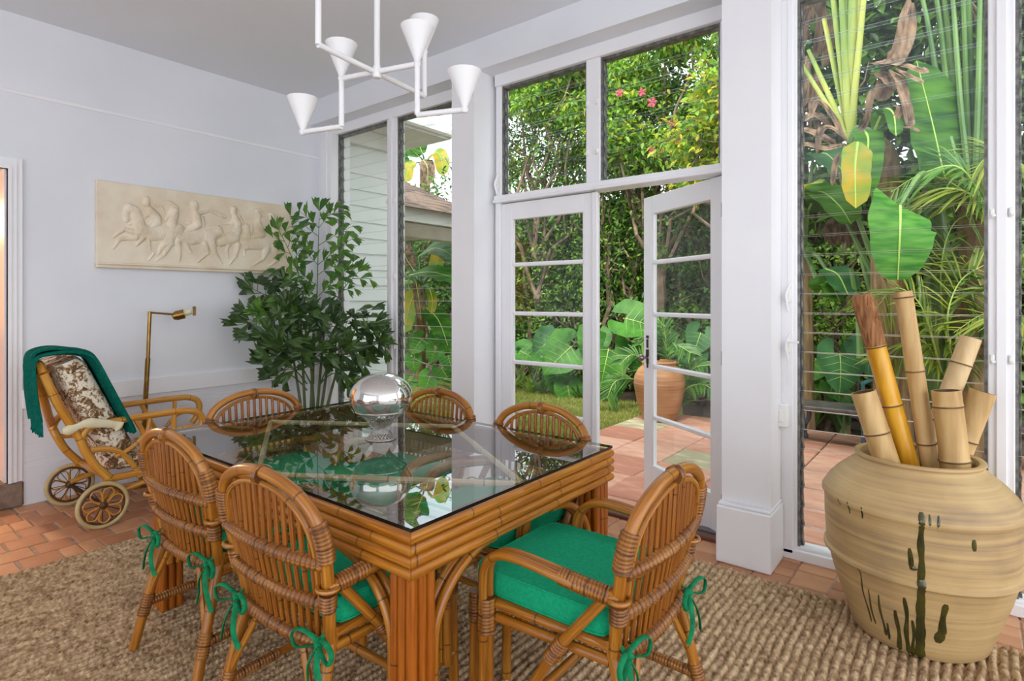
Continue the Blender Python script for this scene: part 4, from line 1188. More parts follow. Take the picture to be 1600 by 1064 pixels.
# ivory paddle handle set across the near post
m = MB(); m.tube(spl([(NX + 0.035, 0.985, 0.605), (NX + 0.04, 1.03, 0.612), (NX + 0.04, 1.09, 0.632), (NX + 0.036, 1.15, 0.625), (NX + 0.03, 1.24, 0.60), (NX + 0.028, 1.275, 0.575)], 6),
               list(np.interp(np.linspace(0, 1, 31), [0, 0.12, 0.3, 0.5, 0.8, 0.95, 1], [0.016, 0.030, 0.018, 0.030, 0.020, 0.036, 0.012])), 12, flat=0.45, flatdir=(1, 0, 0))
m.build('paddle_handle', 'ivory', t)
# the throw
tt = thing('throw_blanket', 'teal fringed throw draped over the head of the wheeled chaise', 'throw', (0, 0, 0))
path = [(0.892, 0.67), (0.880, 0.76), (0.870, 0.86), (0.868, 0.93), (0.866, 0.985), (0.884, 1.024), (0.94, 1.042), (1.03, 1.044), (1.11, 1.022), (1.155, 0.965), (1.21, 0.84), (1.27, 0.70), (1.325, 0.575), (1.34, 0.53)]
P = np.array(spl([(0, a, b) for a, b in path], 5))
def sheet(P, x0, x1, nxs, name, mt, parent, dz=0.0):
    T = np.gradient(P, axis=0); T /= np.linalg.norm(T, axis=1)[:, None]
    s_ = MB()
    for side in (0, 1):
        vs = []
        for i in range(len(P)):
            Nn = np.array([0, T[i][2], -T[i][1]]) * -1
            for k in range(nxs):
                x = x0 + (x1 - x0) * k / (nxs - 1)
                w_ = 0.010 * math.sin(k * 1.7 + i * 0.05) * (0.3 + abs(i / len(P) - 0.42)) + 0.006 * math.sin(k * 0.6)
                q = P[i] + Nn * (w_ + (0.007 if side else -0.007))
                vs.append((x, q[1], q[2]))
        fs = []
        for i in range(len(P) - 1):
            for k in range(nxs - 1):
                a = i * nxs + k
                f_ = (a, a + nxs, a + nxs + 1, a + 1)
                fs.append(f_ if side else f_[::-1])
        s_.add(vs, fs)
    n1_ = len(P) * nxs
    rim = [i * nxs for i in range(len(P))]
    for rr_ in ([i * nxs for i in range(len(P))], [i * nxs + nxs - 1 for i in range(len(P))], list(range(nxs)), [(len(P) - 1) * nxs + k for k in range(nxs)]):
        for a, b in zip(rr_[:-1], rr_[1:]):
            s_.f.append((a, b, n1_ + b, n1_ + a)); s_.uv.append([(0, 0)] * 4); s_.mi.append(0)
    return s_.build(name, mt, parent, angle=80)
sheet(P, -4.215, NX + 0.035, 16, 'cloth', 'teal_throw', tt)
P2 = np.array(spl([(0, a - 0.0 if a > 0.9 else a - 0.014, b + 0.016 if 0.83 < a < 1.0 else b) for a, b in [(0.888, 0.70)] + path[1:-2]], 5)) + np.array([0, 0.012, 0.012])
sheet(P2, -4.20, NX - 0.015, 14, 'fold', 'teal_throw', tt)
for k in range(34):
    x = -4.21 + (NX + 0.03 + 4.21) * k / 33
    m = MB(); j = random.uniform(-0.012, 0.012)
    m.tube([(x, 0.892, 0.672), (x + j * 0.5, 0.894, 0.635), (x + j, 0.893 + random.uniform(-0.006, 0.006), 0.597 + random.uniform(-0.012, 0.012))], [0.0052, 0.0045, 0.0035], 5); m.build('fringe_tassel', 'teal_throw', tt)

# ---------------------------------------------------------------- brass reading lamp
t = thing('floor_lamp', 'slim brass swing-arm reading lamp standing behind the chaise', 'lamp', (-4.70, 1.62, 0))
m = MB(); m.lathe([(0.001, 0.0), (0.075, 0.0), (0.075, 0.008), (0.05, 0.016), (0.02, 0.026), (0.012, 0.04)], 24); m.build('base', 'brass', t)
m = MB(); m.tube([(0, 0, 0.02), (0.0, 0.045, 0.92)], 0.0165, 12); m.build('outer_pole', 'brass', t)
m = MB(); m.tube([(0, 0.045, 0.91), (0.0, 0.058, 1.262)], 0.0125, 12); m.build('inner_pole', 'brass', t)
m = MB(); m.tube([(0, 0.05, 1.255), (0.03, 0.215, 1.238)], 0.0075, 8); m.build('swing_arm', 'brass', t)
m = MB(); m.lathe([(0.001, -0.07), (0.03, -0.06), (0.042, -0.03), (0.042, 0.03), (0.040, 0.03), (0.040, -0.03), (0.028, -0.055)], 20)
so = m.build('lamp_shade', 'brass', t); so.location = (0.035, 0.255, 1.235); so.rotation_euler = (math.radians(-75), 0, math.radians(-25)); so.scale = (0.85, 0.85, 0.85)
m = MB(); m.lathe([(0.001, 0.0), (0.022, 0.0), (0.026, 0.03), (0.018, 0.055), (0.001, 0.06)], 16); b_ = m.build('bulb_sleeve', 'ivory', t); b_.location = (0.04, 0.272, 1.245); b_.rotation_euler = (math.radians(-75), 0, math.radians(-25))
m = MB(); m.box(-0.018, 0.018, -0.006, 0.006, -0.035, 0.035, 0.002); b_ = m.build('end_plate', 'brass', t); b_.location = (0.055, 0.345, 1.262)

# ---------------------------------------------------------------- big glazed jar with bamboo
JX, JY = -0.152, 2.845
jar = thing('clay_jar', 'huge ochre clay jar with dark green glaze drips holding bamboo poles', 'jar', (JX, JY, 0.012))
jp = [(0.001, 0.0), (0.255, 0.0), (0.268, 0.012), (0.285, 0.06), (0.316, 0.14), (0.345, 0.22), (0.362, 0.28), (0.372, 0.296), (0.385, 0.303), (0.385, 0.314), (0.373, 0.322), (0.376, 0.36), (0.381, 0.44), (0.382, 0.50),
      (0.384, 0.523), (0.393, 0.532), (0.393, 0.545), (0.386, 0.556), (0.381, 0.564), (0.362, 0.590), (0.335, 0.622), (0.300, 0.654), (0.272, 0.676), (0.262, 0.684), (0.262, 0.692), (0.272, 0.700), (0.270, 0.708), (0.256, 0.711), (0.243, 0.706), (0.238, 0.690), (0.26, 0.64), (0.33, 0.55), (0.34, 0.3), (0.24, 0.05), (0.001, 0.04)]
jp = [(r * 0.865 if z < 0.6 else r * float(np.interp(z, [0.6, 0.68], [0.865, 0.81])), z) for (r, z) in jp]
m = MB(); m.lathe(jp, 72); m.build('body', 'jar_clay', jar, angle=50)
jr = [(z, r) for (r, z) in jp[1:24]]
def jrad(z): return float(np.interp(z, [a for a, b in jr], [b for a, b in jr]))
cam_ang = math.atan2(-JY, -JX)
def drip(da, z0, z1, w, wob=0.01):
    """a run of glaze down the belly; da = angle from the side that faces the room"""
    zs = np.linspace(z0, z1, max(4, int(abs(z0 - z1) / 0.012)))
    pts = []; rr = []
    for i, z in enumerate(zs):
        a = cam_ang + da + wob * math.sin(i * 0.5 + da * 9)
        r_ = jrad(z)
        pts.append((r_ * math.cos(a), r_ * math.sin(a), z))
        q = i / (len(zs) - 1)
        rr.append(w * (0.75 + 0.35 * math.sin(i * 0.8 + da * 5) * 0.4 + 0.3 * q) if 0 < i < len(zs) - 1 else w * 0.5)
    d_ = MB(); d_.tube(pts, rr, 8, flat=0.28, flatdir=(math.cos(cam_ang + da), math.sin(cam_ang + da), 0)); d_.build('glaze_drip', 'drip_glaze', jar)
drip(0.035, 0.575, 0.005, 0.012, 0.005); drip(0.035, 0.34, 0.005, 0.015, 0.004)
drip(-0.065, 0.44, 0.365, 0.008); drip(-0.035, 0.375, 0.362, 0.012)
drip(0.10, 0.572, 0.53, 0.0045); drip(0.17, 0.572, 0.53, 0.005, 0.02)
drip(-0.12, 0.245, 0.01, 0.008); drip(-0.23, 0.18, 0.01, 0.008); drip(-0.42, 0.22, 0.05, 0.005); drip(-0.55, 0.225, 0.08, 0.004); drip(-0.62, 0.30, 0.08, 0.004); drip(-0.36, 0.11, 0.04, 0.006); drip(-0.05, 0.16, 0.0, 0.006)
drip(0.27, 0.255, 0.12, 0.012); drip(0.25, 0.14, 0.09, 0.017); drip(-0.72, 0.545, 0.50, 0.005); drip(-0.55, 0.545, 0.50, 0.005); drip(0.52, 0.50, 0.46, 0.010); drip(-0.86, 0.54, 0.515, 0.004)
def bamboo(name, top, bot, r, mt, label, nodes=(), fibre=0.0, extra=None):
    """hollow cane from the jar's inside floor up to its cut top"""
    top = np.array(top); bot = np.array(bot)
    ax = (top - bot); L = np.linalg.norm(ax); ax /= L
    zl = bot[2] - 0.10
    foot = bot - ax * ((bot[2] - zl) / ax[2])
    b = thing(name, label, 'bamboo pole', tuple(foot), 0, 'cut bamboo poles standing in the clay jar')
    H_ = np.linalg.norm(top - foot)
    ss = list(np.linspace(0, H_, 14)); rr_ = []
    nd = [np.linalg.norm(bot + ax * L * q - foot) for q in nodes]
    for q in nd: ss += [q - 0.010, q - 0.004, q, q + 0.004, q + 0.010]
    ss = sorted(s_ for s_ in ss if 0 <= s_ <= H_)
    for s_ in ss:
        e = 0.0
        for q in nd:
            e = max(e, math.exp(-((s_ - q) / 0.005) ** 2))
        rr_.append(r * (0.97 + 0.05 * s_ / H_ * 0 + 0.07 * e))
    out_ = [ax * s_ for s_ in ss]
    mb = MB(); mb.tube(out_, rr_, 20, caps=False)
    inner_ = [ax * H_, ax * H_ - ax * 0.06]
    nb = MB(); nb.tube(inner_, [r * 0.86, r * 0.8], 20, caps=False); 
    # ring at the cut
    def ring_pts(c0, rad):
        N0 = np.cross(ax, [0, 0, 1.0]); N0 /= np.linalg.norm(N0); B0 = np.cross(ax, N0)
        return [c0 + rad * (math.cos(a) * N0 + math.sin(a) * B0) for a in np.linspace(0, 6.2832, 21)[:-1]]
    a_, b_ = ring_pts(ax * H_, rr_[-1]), ring_pts(ax * H_, r * 0.86)
    mb.add(a_ + b_, [(k, (k + 1) % 20, 20 + (k + 1) % 20, 20 + k) for k in range(20)])
    mb.build('cane', mt, b)
    nb.add([ax * (H_ - 0.06) + (q - ax * H_) * 0.97 for q in ring_pts(ax * H_, r * 0.84)], [tuple(range(20))]); nb.build('hollow', 'bamboo_scar', b)
    for q in nd:
        s_ = MB(); s_.tube(ring_pts(ax * q, r * 1.035), 0.0032, 6, closed=True); s_.build('node_ring', 'bamboo_scar', b)
    if fibre > 0:
        f_ = MB(); f_.tube([ax * (H_ - fibre), ax * (H_ - fibre * 0.6), ax * (H_ - 0.01), ax * (H_ + 0.004)], [r * 1.03, r * 1.06, r * 1.05, r * 0.95], 20); f_.build('fibrous_sheath', 'brown_fibre', b)
        for k in range(26):
            a = random.uniform(0, 6.28)
            N0 = np.cross(ax, [0, 0, 1.0]); N0 /= np.linalg.norm(N0); B0 = np.cross(ax, N0)
            d_ = math.cos(a) * N0 + math.sin(a) * B0
            p0 = ax * (H_ - random.uniform(0.0, fibre * 0.7)) + d_ * r * 1.04
            h_ = MB(); h_.tube([p0, p0 + ax * 0.03 + d_ * random.uniform(0.004, 0.02), p0 + ax * random.uniform(-0.01, 0.04) + d_ * random.uniform(0.01, 0.035)], 0.0009, 4); h_.build('loose_fibre', 'brown_fibre', b)
    return b
jd = 2.355
bamboo('bamboo_pole', atd(1349, 612, jd - 0.02), atd(1388, 730, jd - 0.06), 0.0475, 'dry_bamboo', 'short hollow tan bamboo pole leaning left, leftmost in the jar', (0.45,))
bamboo('bamboo_pole', atd(1346, 462, jd + 0.02), atd(1421, 730, jd - 0.02), 0.0385, 'yellow_bamboo', 'yellow bamboo pole with a brown fibrous top leaning left', (0.36, 0.70), 0.21)
bamboo('bamboo_pole', atd(1411, 455, jd - 0.02), atd(1453, 730, jd - 0.04), 0.0330, 'dry_bamboo', 'tallest slim tan bamboo pole in the middle of the jar', (0.135, 0.545, 0.965))
bamboo('bamboo_pole', atd(1478, 610, jd - 0.12), atd(1494, 735, jd - 0.14), 0.0500, 'dry_bamboo', 'thick short bamboo stump upright at the front right of the jar', (0.12, 0.80))
bamboo('bamboo_pole', atd(1517, 528, jd + 0.08), atd(1440, 730, jd + 0.12), 0.0400, 'dry_bamboo_pale', 'pale bamboo pole leaning far to the right behind the stump', (0.36, 0.80))
bamboo('bamboo_pole', atd(1536, 612, jd + 0.02), atd(1486, 740, jd + 0.06), 0.0470, 'dry_bamboo', 'short tan bamboo pole leaning right, rightmost in the jar', (0.42,))

# ---------------------------------------------------------------- fishtail palm in the corner
PXc, PYc = -4.28, 2.72
palm = thing('fishtail_palm', 'tall dark green fishtail palm in a basket in the room corner', 'plant', (PXc, PYc, 0))
m = MB(); m.lathe([(0.001, 0), (0.15, 0), (0.16, 0.02), (0.185, 0.2), (0.19, 0.34), (0.2, 0.36), (0.19, 0.375), (0.175, 0.36), (0.17, 0.31), (0.001, 0.30)], 32); bo = m.build('basket', 'basket', palm)
m = MB(); m.lathe([(0.001, 0.325), (0.09, 0.32), (0.172, 0.312)], 20); m.build('soil', 'soil', bo)
def leaflet(mb, p, d, up, L, W):
    """ragged fish-tail wedge"""
    d = d / np.linalg.norm(d); s_ = np.cross(d, up); s_ /= (np.linalg.norm(s_) + 1e-9); n_ = np.cross(s_, d)
    a = random.uniform(-0.25, 0.25)
    pts = [p, p + d * L * 0.30 + s_ * W * 0.28, p + d * L * 0.66 + s_ * W * 0.62, p + d * L * (1.02 + a) + s_ * W * 0.66 - n_ * 0.02, p + d * L * 0.86 + s_ * W * 0.26, p + d * L * 0.98 + s_ * W * 0.06 - n_ * 0.015,
           p + d * L * 0.80 - s_ * W * 0.18, p + d * L * (0.92 - a) - s_ * W * 0.46 - n_ * 0.02, p + d * L * 0.58 - s_ * W * 0.48, p + d * L * 0.28 - s_ * W * 0.24]
    mid = p + d * L * 0.5 + n_ * 0.012
    pts.append(mid)
    mb.add(pts, [(10, i, i + 1) for i in range(0, 9)] + [(10, 9, 0)])
def frond(base, tip, nb, pl, ls, mt, droop=0.06, w=0.46, stemr=0.006, start=0.25):
    base = np.array(base, float); tip = np.array(tip, float)
    P_ = []
    for k in range(13):
        q = k / 12
        P_.append(base * (1 - q) + tip * q + np.array([0, 0, droop * math.sin(math.pi * q)]))
    mb = MB(); mb.tube(P_, list(np.linspace(stemr, stemr * 0.35, 13)), 6)
    ax = tip - base; Lx = np.linalg.norm(ax); ax /= Lx
    view = -F
    side = np.cross(ax, view); side /= np.linalg.norm(side)
    for k in range(nb):
        q = start + (1 - start) * (k + 0.5) / nb
        p = np.array(P_[min(12, int(q * 12))])
        s_ = 1 if k % 2 else -1
        ang = random.uniform(0.65, 1.0)
        dpth = random.uniform(-0.5, 0.5)
        d = ax * math.cos(ang) + side * s_ * math.sin(ang) + view * dpth
        d /= np.linalg.norm(d)
        ln = pl * (1.0 - 0.45 * q) * random.uniform(0.8, 1.15)
        e = p + d * ln - np.array([0, 0, 0.10 * ln])
        mb.tube([p, (p + e) / 2 + np.array([0, 0, 0.02 * ln]), e], [stemr * 0.5, stemr * 0.4, stemr * 0.25], 4)
        nl = max(2, int(ln / (ls * 0.62)))
        for j in range(nl):
            qq = (j + 0.8) / nl
            pp = p + (e - p) * min(qq, 1.0)
            for s2 in (-1, 1):
                if j == nl - 1 and s2 < 0: continue
                pd = np.cross(d, view); pd /= np.linalg.norm(pd)
                dd = d * 0.8 + pd * s2 * 0.62 + view * random.uniform(-0.4, 0.4) - np.array([0, 0, 0.28])
                leaflet(mb, pp, dd, view + np.array([0, 0, 0.5]), ls * random.uniform(0.7, 1.15), ls * w * random.uniform(0.7, 1.1))
    for s2 in (-0.4, 0.4):
        leaflet(mb, np.array(P_[-1]), ax + side * s2, view, ls * 1.1, ls * w)
    o_ = mb.build('frond', mt, palm, smooth=False)
    return o_
def pl_(u, v, dd=0.0):
    """place in the palm's own axes: screen-plane offset dd metres deeper"""
    base_dep = (-0.618 * PXc * 0 + (PXc * F[0] + PYc * F[1])) + dd
    return atd(u, v, base_dep) - np.array([PXc, PYc, 0])
stems = [(476, 632, 470, 500, 0.03), (486, 634, 492, 470, -0.04), (496, 634, 508, 500, 0.05), (503, 632, 520, 520, -0.02), (470, 634, 455, 540, 0.06), (512, 632, 532, 560, 0.0), (490, 634, 484, 540, 0.08)]
for (u0, v0, u1, v1, dd) in stems:
    p0 = pl_(u0, v0, dd * 0.5); p1 = pl_(u1, v1, dd)
    r0 = np.array([p0[0] * 0.7, p0[1] * 0.7, 0.31])
    m = MB(); m.tube(spl([r0, p0, (p0 + p1) / 2 + np.array([0, 0, 0.01]), p1], 4), list(np.linspace(0.0145, 0.008, 13)), 8); m.build('stem', 'fishtail_stem', palm)
FR = [  # u0,v0,u1,v1,depth, branches, branch length, leaflet, material
    (494, 520, 499, 330, -0.02, 12, 0.48, 0.12, 'fishtail_leaf_young', 0.2),
    (490, 500, 436, 360, 0.03, 6, 0.2, 0.115, 'fishtail_leaf_young', 0.45),
    (486, 600, 440, 545, -0.3, 6, 0.22, 0.17, 'fishtail_leaf', 0.2),
    (500, 600, 540, 545, -0.3, 6, 0.22, 0.15, 'fishtail_leaf', 0.2),
    (500, 520, 560, 425, -0.05, 5, 0.22, 0.105, 'fishtail_leaf_young', 0.45),
    (470, 520, 396, 452, 0.0, 6, 0.26, 0.15, 'fishtail_leaf', 0.4),
    (470, 540, 390, 500, -0.15, 6, 0.26, 0.16, 'fishtail_leaf', 0.4),
    (478, 520, 444, 452, 0.10, 4, 0.2, 0.15, 'fishtail_leaf', 0.4),
    (470, 560, 425, 525, -0.22, 6, 0.24, 0.15, 'fishtail_leaf', 0.2),
    (480, 560, 478, 492, -0.25, 7, 0.26, 0.15, 'fishtail_leaf', 0.1),
    (490, 560, 520, 505, -0.20, 7, 0.26, 0.15, 'fishtail_leaf', 0.1),
    (505, 540, 585, 505, 0.0, 6, 0.22, 0.13, 'fishtail_leaf', 0.4),
    (508, 560, 592, 530, -0.1, 6, 0.22, 0.13, 'fishtail_leaf', 0.4),
    (508, 580, 565, 560, 0.05, 5, 0.2, 0.14, 'fishtail_leaf', 0.4),
    (480, 600, 422, 562, -0.1, 6, 0.22, 0.16, 'fishtail_leaf', 0.45),
    (480, 610, 430, 585, 0.05, 4, 0.2, 0.15, 'fishtail_leaf', 0.5),
    (500, 600, 542, 590, -0.18, 4, 0.18, 0.14, 'fishtail_leaf', 0.4),
    (490, 600, 492, 555, -0.22, 5, 0.2, 0.14, 'fishtail_leaf', 0.2),
    (450, 520, 408, 487, -0.28, 4, 0.14, 0.11, 'fishtail_leaf_young', 0.5),
    (482, 560, 455, 480, -0.28, 6, 0.22, 0.14, 'fishtail_leaf', 0.15),
]
for (u0, v0, u1, v1, dd, nb, bl, ls, mt_, st) in FR:
    frond(pl_(u0, v0, dd * 0.3), pl_(u1, v1, dd), nb, bl, ls, mt_, start=st)
# ---------------------------------------------------------------- garden ground
GZ0 = -0.03
m = MB(); m.box(-30, 30, 3.30, 40, -0.4, -0.10)
struct(m.build('ground', 'soil', smooth=False))
m = MB(); m.box(-3.06, 6.0, 3.30, 6.55, -0.10, GZ0 - 0.012)
patio = struct(m.build('patio', 'patio_joint', smooth=False))
def slab(mt_):
    s_ = MB(); s_.box(-0.247, 0.247, -0.2545, 0.2545, -0.05, 0.0, 0.008)
    o_ = s_.build('paving_slab', mt_, smooth=False); me_ = o_.data; bpy.data.objects.remove(o_); return me_
sl_a, sl_b = slab('patio_terracotta'), slab('patio_stone')
stone_cells = {(-6, 5), (-4, 3), (-1, 4), (-3, 1), (1, 2), (2, 5), (0, 0), (3, 3)}
for i in range(-6, 11):
    for j in range(7):
        xc = -2.555 + 0.5035 * 0.5 + 0.5035 * (i + 5); yc = 3.62 + 0.5165 * (j - 0.5)
        if xc < -3.05 or xc > 5 or yc > 6.5: continue
        piece(sl_b if (i, j) in stone_cells else sl_a, 'paving_slab', patio, (xc, yc + 0.0, GZ0 + random.uniform(-0.004, 0.002)), (random.uniform(-0.006, 0.006), random.uniform(-0.006, 0.006), random.uniform(-0.006, 0.006)))
# lawn: turf ground with blades
m = MB(); m.box(-9.0, -3.065, 4.2, 7.15, -0.2, -0.045)
lawn = m.build('lawn', 'grass_ground', smooth=False)
tag(lawn, 'short dry-tipped lawn between the patio and the planting', 'lawn', kind='stuff')
nb = 26000
px_ = rng.uniform(-7.2, -3.04, nb); py_ = rng.uniform(4.4, 7.2, nb)
hh = rng.uniform(0.018, 0.05, nb); an = rng.uniform(0, 6.28, nb); ln = rng.normal(0, 0.015, (nb, 2)); wd = 0.006
V = np.zeros((nb, 3, 3)); 
V[:, 0] = np.stack([px_ - wd * np.cos(an), py_ - wd * np.sin(an), np.full(nb, -0.046)], 1)
V[:, 1] = np.stack([px_ + wd * np.cos(an), py_ + wd * np.sin(an), np.full(nb, -0.046)], 1)
V[:, 2] = np.stack([px_ + ln[:, 0], py_ + ln[:, 1], -0.046 + hh], 1)
g = fast_mesh('grass_blades', V.reshape(-1, 3), np.arange(nb * 3).reshape(-1, 3), 'grass', lawn); g['kind'] = 'stuff'

# ---------------------------------------------------------------- leaf scatter
def leaf_cloud(name, pts, size, mt, parent, outdir=None, flat=0.5, aspect=0.48):
    """one folded four-triangle leaf at every point"""
    n = len(pts)
    d = rng.normal(0, 1, (n, 3))
    if outdir is not None: d += outdir * 1.2
    d[:, 2] -= 0.25
    d /= np.linalg.norm(d, axis=1)[:, None]
    upv = rng.normal(0, flat, (n, 3)) + np.array([0, -0.35, 1.0])
    s = np.cross(d, upv); s /= (np.linalg.norm(s, axis=1)[:, None] + 1e-9)
    nn = np.cross(s, d)
    L = size * rng.uniform(0.6, 1.25, n)[:, None]; W = L * aspect
    V = np.zeros((n, 6, 3))
    V[:, 0] = pts; V[:, 3] = pts + d * L - nn * L * 0.12
    V[:, 1] = pts + d * L * 0.32 + s * W * 0.5 + nn * W * 0.16; V[:, 2] = pts + d * L * 0.68 + s * W * 0.42 + nn * W * 0.1
    V[:, 4] = pts + d * L * 0.68 - s * W * 0.42 + nn * W * 0.1; V[:, 5] = pts + d * L * 0.32 - s * W * 0.5 + nn * W * 0.16
    b = np.arange(n)[:, None] * 6
    Fq = np.concatenate([b + np.array([[0, 1, 2, 3]]), b + np.array([[0, 3, 4, 5]])], 0)
    o = fast_mesh(name, V.reshape(-1, 3), Fq, mt, parent)
    o['kind'] = 'stuff'
    return o
def blob_points(blobs, n, shell=0.28):
    """points in the outer shells of ellipsoids (x,y,z,rx,ry,rz)"""
    B = np.array(blobs, float)
    vol = (B[:, 3] * B[:, 5] + B[:, 4] * B[:, 5]); pick = rng.choice(len(B), n, p=vol / vol.sum())
    d = rng.normal(0, 1, (n, 3)); d /= np.linalg.norm(d, axis=1)[:, None]
    r = 1 - shell * rng.random(n) ** 1.0
    P = B[pick, :3] + d * B[pick, 3:] * r[:, None]
    return P, d
def branch(mb, p0, p1, r0, r1, wob=0.1, n=7):
    p0 = np.array(p0, float); p1 = np.array(p1, float)
    pts = [p0 + (p1 - p0) * q + rng.normal(0, wob, 3) * math.sin(math.pi * q) for q in np.linspace(0, 1, n)]
    mb.tube(pts, list(np.linspace(r0, r1, n)), 6)
    return pts
def bush(name, label, cat, base, blobs, n, size, mt, group=None, trunk_r=0.05, core=True, shell=0.3, nbr=10, mt2=None, frac2=0.0):
    t = thing(name, label, cat, (0, 0, 0), 0, group)
    P, d = blob_points(blobs, n, shell)
    keep = P[:, 2] > 0.0
    P, d = P[keep], d[keep]
    if mt2:
        k = int(len(P) * frac2)
        # tips of the outer twigs carry the pale young leaves
        leaf_cloud('foliage', P[k:], size, mt, t, d[k:]); leaf_cloud('young_foliage', P[:k] + d[:k] * 0.06, size * 0.9, mt2, t, d[:k])
    else:
        leaf_cloud('foliage', P, size, mt, t, d)
    m = MB()
    for k in range(nbr):
        b = blobs[int(rng.integers(len(blobs)))]
        st = np.array(base) + np.array([rng.uniform(-0.25, 0.25), rng.uniform(-0.1, 0.1), 0])
        mid = branch(m, st, (b[0] * 0.6 + st[0] * 0.4, b[1], b[2] * 0.6), trunk_r, trunk_r * 0.6, 0.08)
        e = mid[-1]
        for q in range(3):
            branch(m, e, (b[0] + rng.uniform(-1, 1) * b[3], b[1] - rng.uniform(0.2, 0.9) * b[4], b[2] + rng.uniform(-0.6, 1) * b[5]), trunk_r * 0.45, 0.006, 0.1)
    m.build('branches', 'bark', t)
    return t
# the tall clipped hedge behind lawn and patio, in separate bushes
def wallblobs(x0, x1, y, z0, z1, step, r, jy=0.25):
    out = []
    for x in np.arange(x0, x1, step):
        for z in np.arange(z0, z1, step):
            out.append((x + rng.uniform(-.2, .2), y + rng.uniform(-jy, jy), z + rng.uniform(-.15, .15), r * rng.uniform(.8, 1.2), r * 0.7, r * rng.uniform(.8, 1.2)))
    return out
HG = 'shrubs and trees of the garden hedge'
bush('hedge_shrub', 'dark glossy shrub behind the low roof, seen through the second louvred panel', 'shrub', (-8.6, 8.4, -0.1), wallblobs(-9.6, -7.4, 8.5, 0.4, 3.6, 0.7, 0.62), 7000, 0.10, 'hedge_leaf_dark', HG)
bush('hedge_shrub', 'leafy green shrub filling the closed door leaf panes', 'shrub', (-6.2, 8.3, -0.1), wallblobs(-7.3, -5.2, 8.45, 0.3, 4.9, 0.62, 0.60), 17000, 0.085, 'hedge_leaf_dark', HG, mt2='tree_leaf', frac2=0.3)
bush('hedge_shrub', 'yellow-tipped shrub straight through the gap between the door leaves', 'shrub', (-4.4, 8.2, -0.1), wallblobs(-5.2, -3.5, 8.35, 0.3, 4.9, 0.62, 0.60), 16000, 0.085, 'hedge_leaf_dark', HG, mt2='tree_leaf', frac2=0.30)
bush('hedge_shrub', 'dark shrub behind the open door leaf and terracotta pot', 'shrub', (-2.9, 7.9, -0.1), wallblobs(-3.5, -1.7, 8.1, 0.3, 5.0, 0.62, 0.60), 15000, 0.085, 'hedge_leaf_dark', HG, mt2='hedge_leaf', frac2=0.2)
# taller, looser trees that rise into the transom panes
def tree(label, base, top, spread, n, size, mt, nblob, mt2='yellow_leaf', frac2=0.1):
    t = thing('garden_tree', label, 'tree', (0, 0, 0), 0, HG)
    m = MB(); base = np.array(base, float); top = np.array(top, float)
    tp = branch(m, base, base + (top - base) * 0.55, 0.09, 0.06, 0.12)
    blobs = []
    for k in range(nblob):
        c = np.array([top[0] + rng.uniform(-1, 1) * spread[0], top[1] + rng.uniform(-1, 1) * spread[1], top[2] + rng.uniform(-1, 0.45) * spread[2]])
        r = rng.uniform(0.28, 0.55)
        blobs.append((c[0], c[1], c[2], r, r, r * 0.75))
        bp = branch(m, tp[int(rng.integers(3, 7))], c, 0.035, 0.010, 0.12)
        for q in range(4):
            branch(m, c, c + rng.normal(0, r * 0.7, 3), 0.010, 0.004, 0.03, 4)
    m.build('trunk', 'bark', t)
    P, d = blob_points(blobs, n, 0.75)
    k = int(n * frac2)
    leaf_cloud('foliage', P[k:], size, mt, t, d[k:] * 0.4)
    if k: leaf_cloud('young_foliage', P[:k], size, mt2, t, d[:k] * 0.4)
    return t, blobs
tr1, b1 = tree('bright leafy tree in the left transom pane', (-6.0, 8.3, -0.1), (-5.9, 8.2, 5.0), (1.25, 0.5, 1.3), 15000, 0.095, 'tree_leaf', 19)
tr2, b2 = tree('bright leafy tree with pink blossom in the right transom pane', (-3.6, 8.0, -0.1), (-3.3, 7.8, 4.7), (1.2, 0.5, 1.4), 15000, 0.09, 'tree_leaf', 20)
tr3, b3 = tree('tall loose tree whose top thins out against the sky', (-4.6, 9.6, -0.1), (-4.4, 9.6, 6.3), (2.2, 0.6, 1.4), 8000, 0.12, 'hedge_leaf', 18, frac2=0.0)
tr4, b4 = tree('yellow-green climbing shrub at the right edge of the transom', (-2.1, 7.0, -0.1), (-2.15, 6.9, 3.5), (0.45, 0.4, 0.9), 3200, 0.10, 'tree_leaf', 8, 'yellow_leaf', 0.4)
fl = MB()
for k in range(5):
    a = 2 * math.pi * k / 5
    fl.add([(0, 0, 0), (0.05 * math.cos(a - .5), 0.012, 0.05 * math.sin(a - .5)), (0.075 * math.cos(a), -0.02, 0.075 * math.sin(a)), (0.05 * math.cos(a + .5), 0.012, 0.05 * math.sin(a + .5))], [(0, 1, 2, 3)])
fo = fl.build('blossom', 'pink_flower', tr2, smooth=False)
fo.location = at(1019, 160, 6.75)
for (u, v) in ((1050, 192), (1060, 217), (1003, 144), (1086, 214), (968, 145), (1033, 240), (1020, 235)):
    piece(fo.data, 'blossom', tr2, at(u, v, 6.8), (rng.uniform(-.4, .4), rng.uniform(-3, 3), rng.uniform(-.4, .4)), (0.8, 0.8, 0.8))

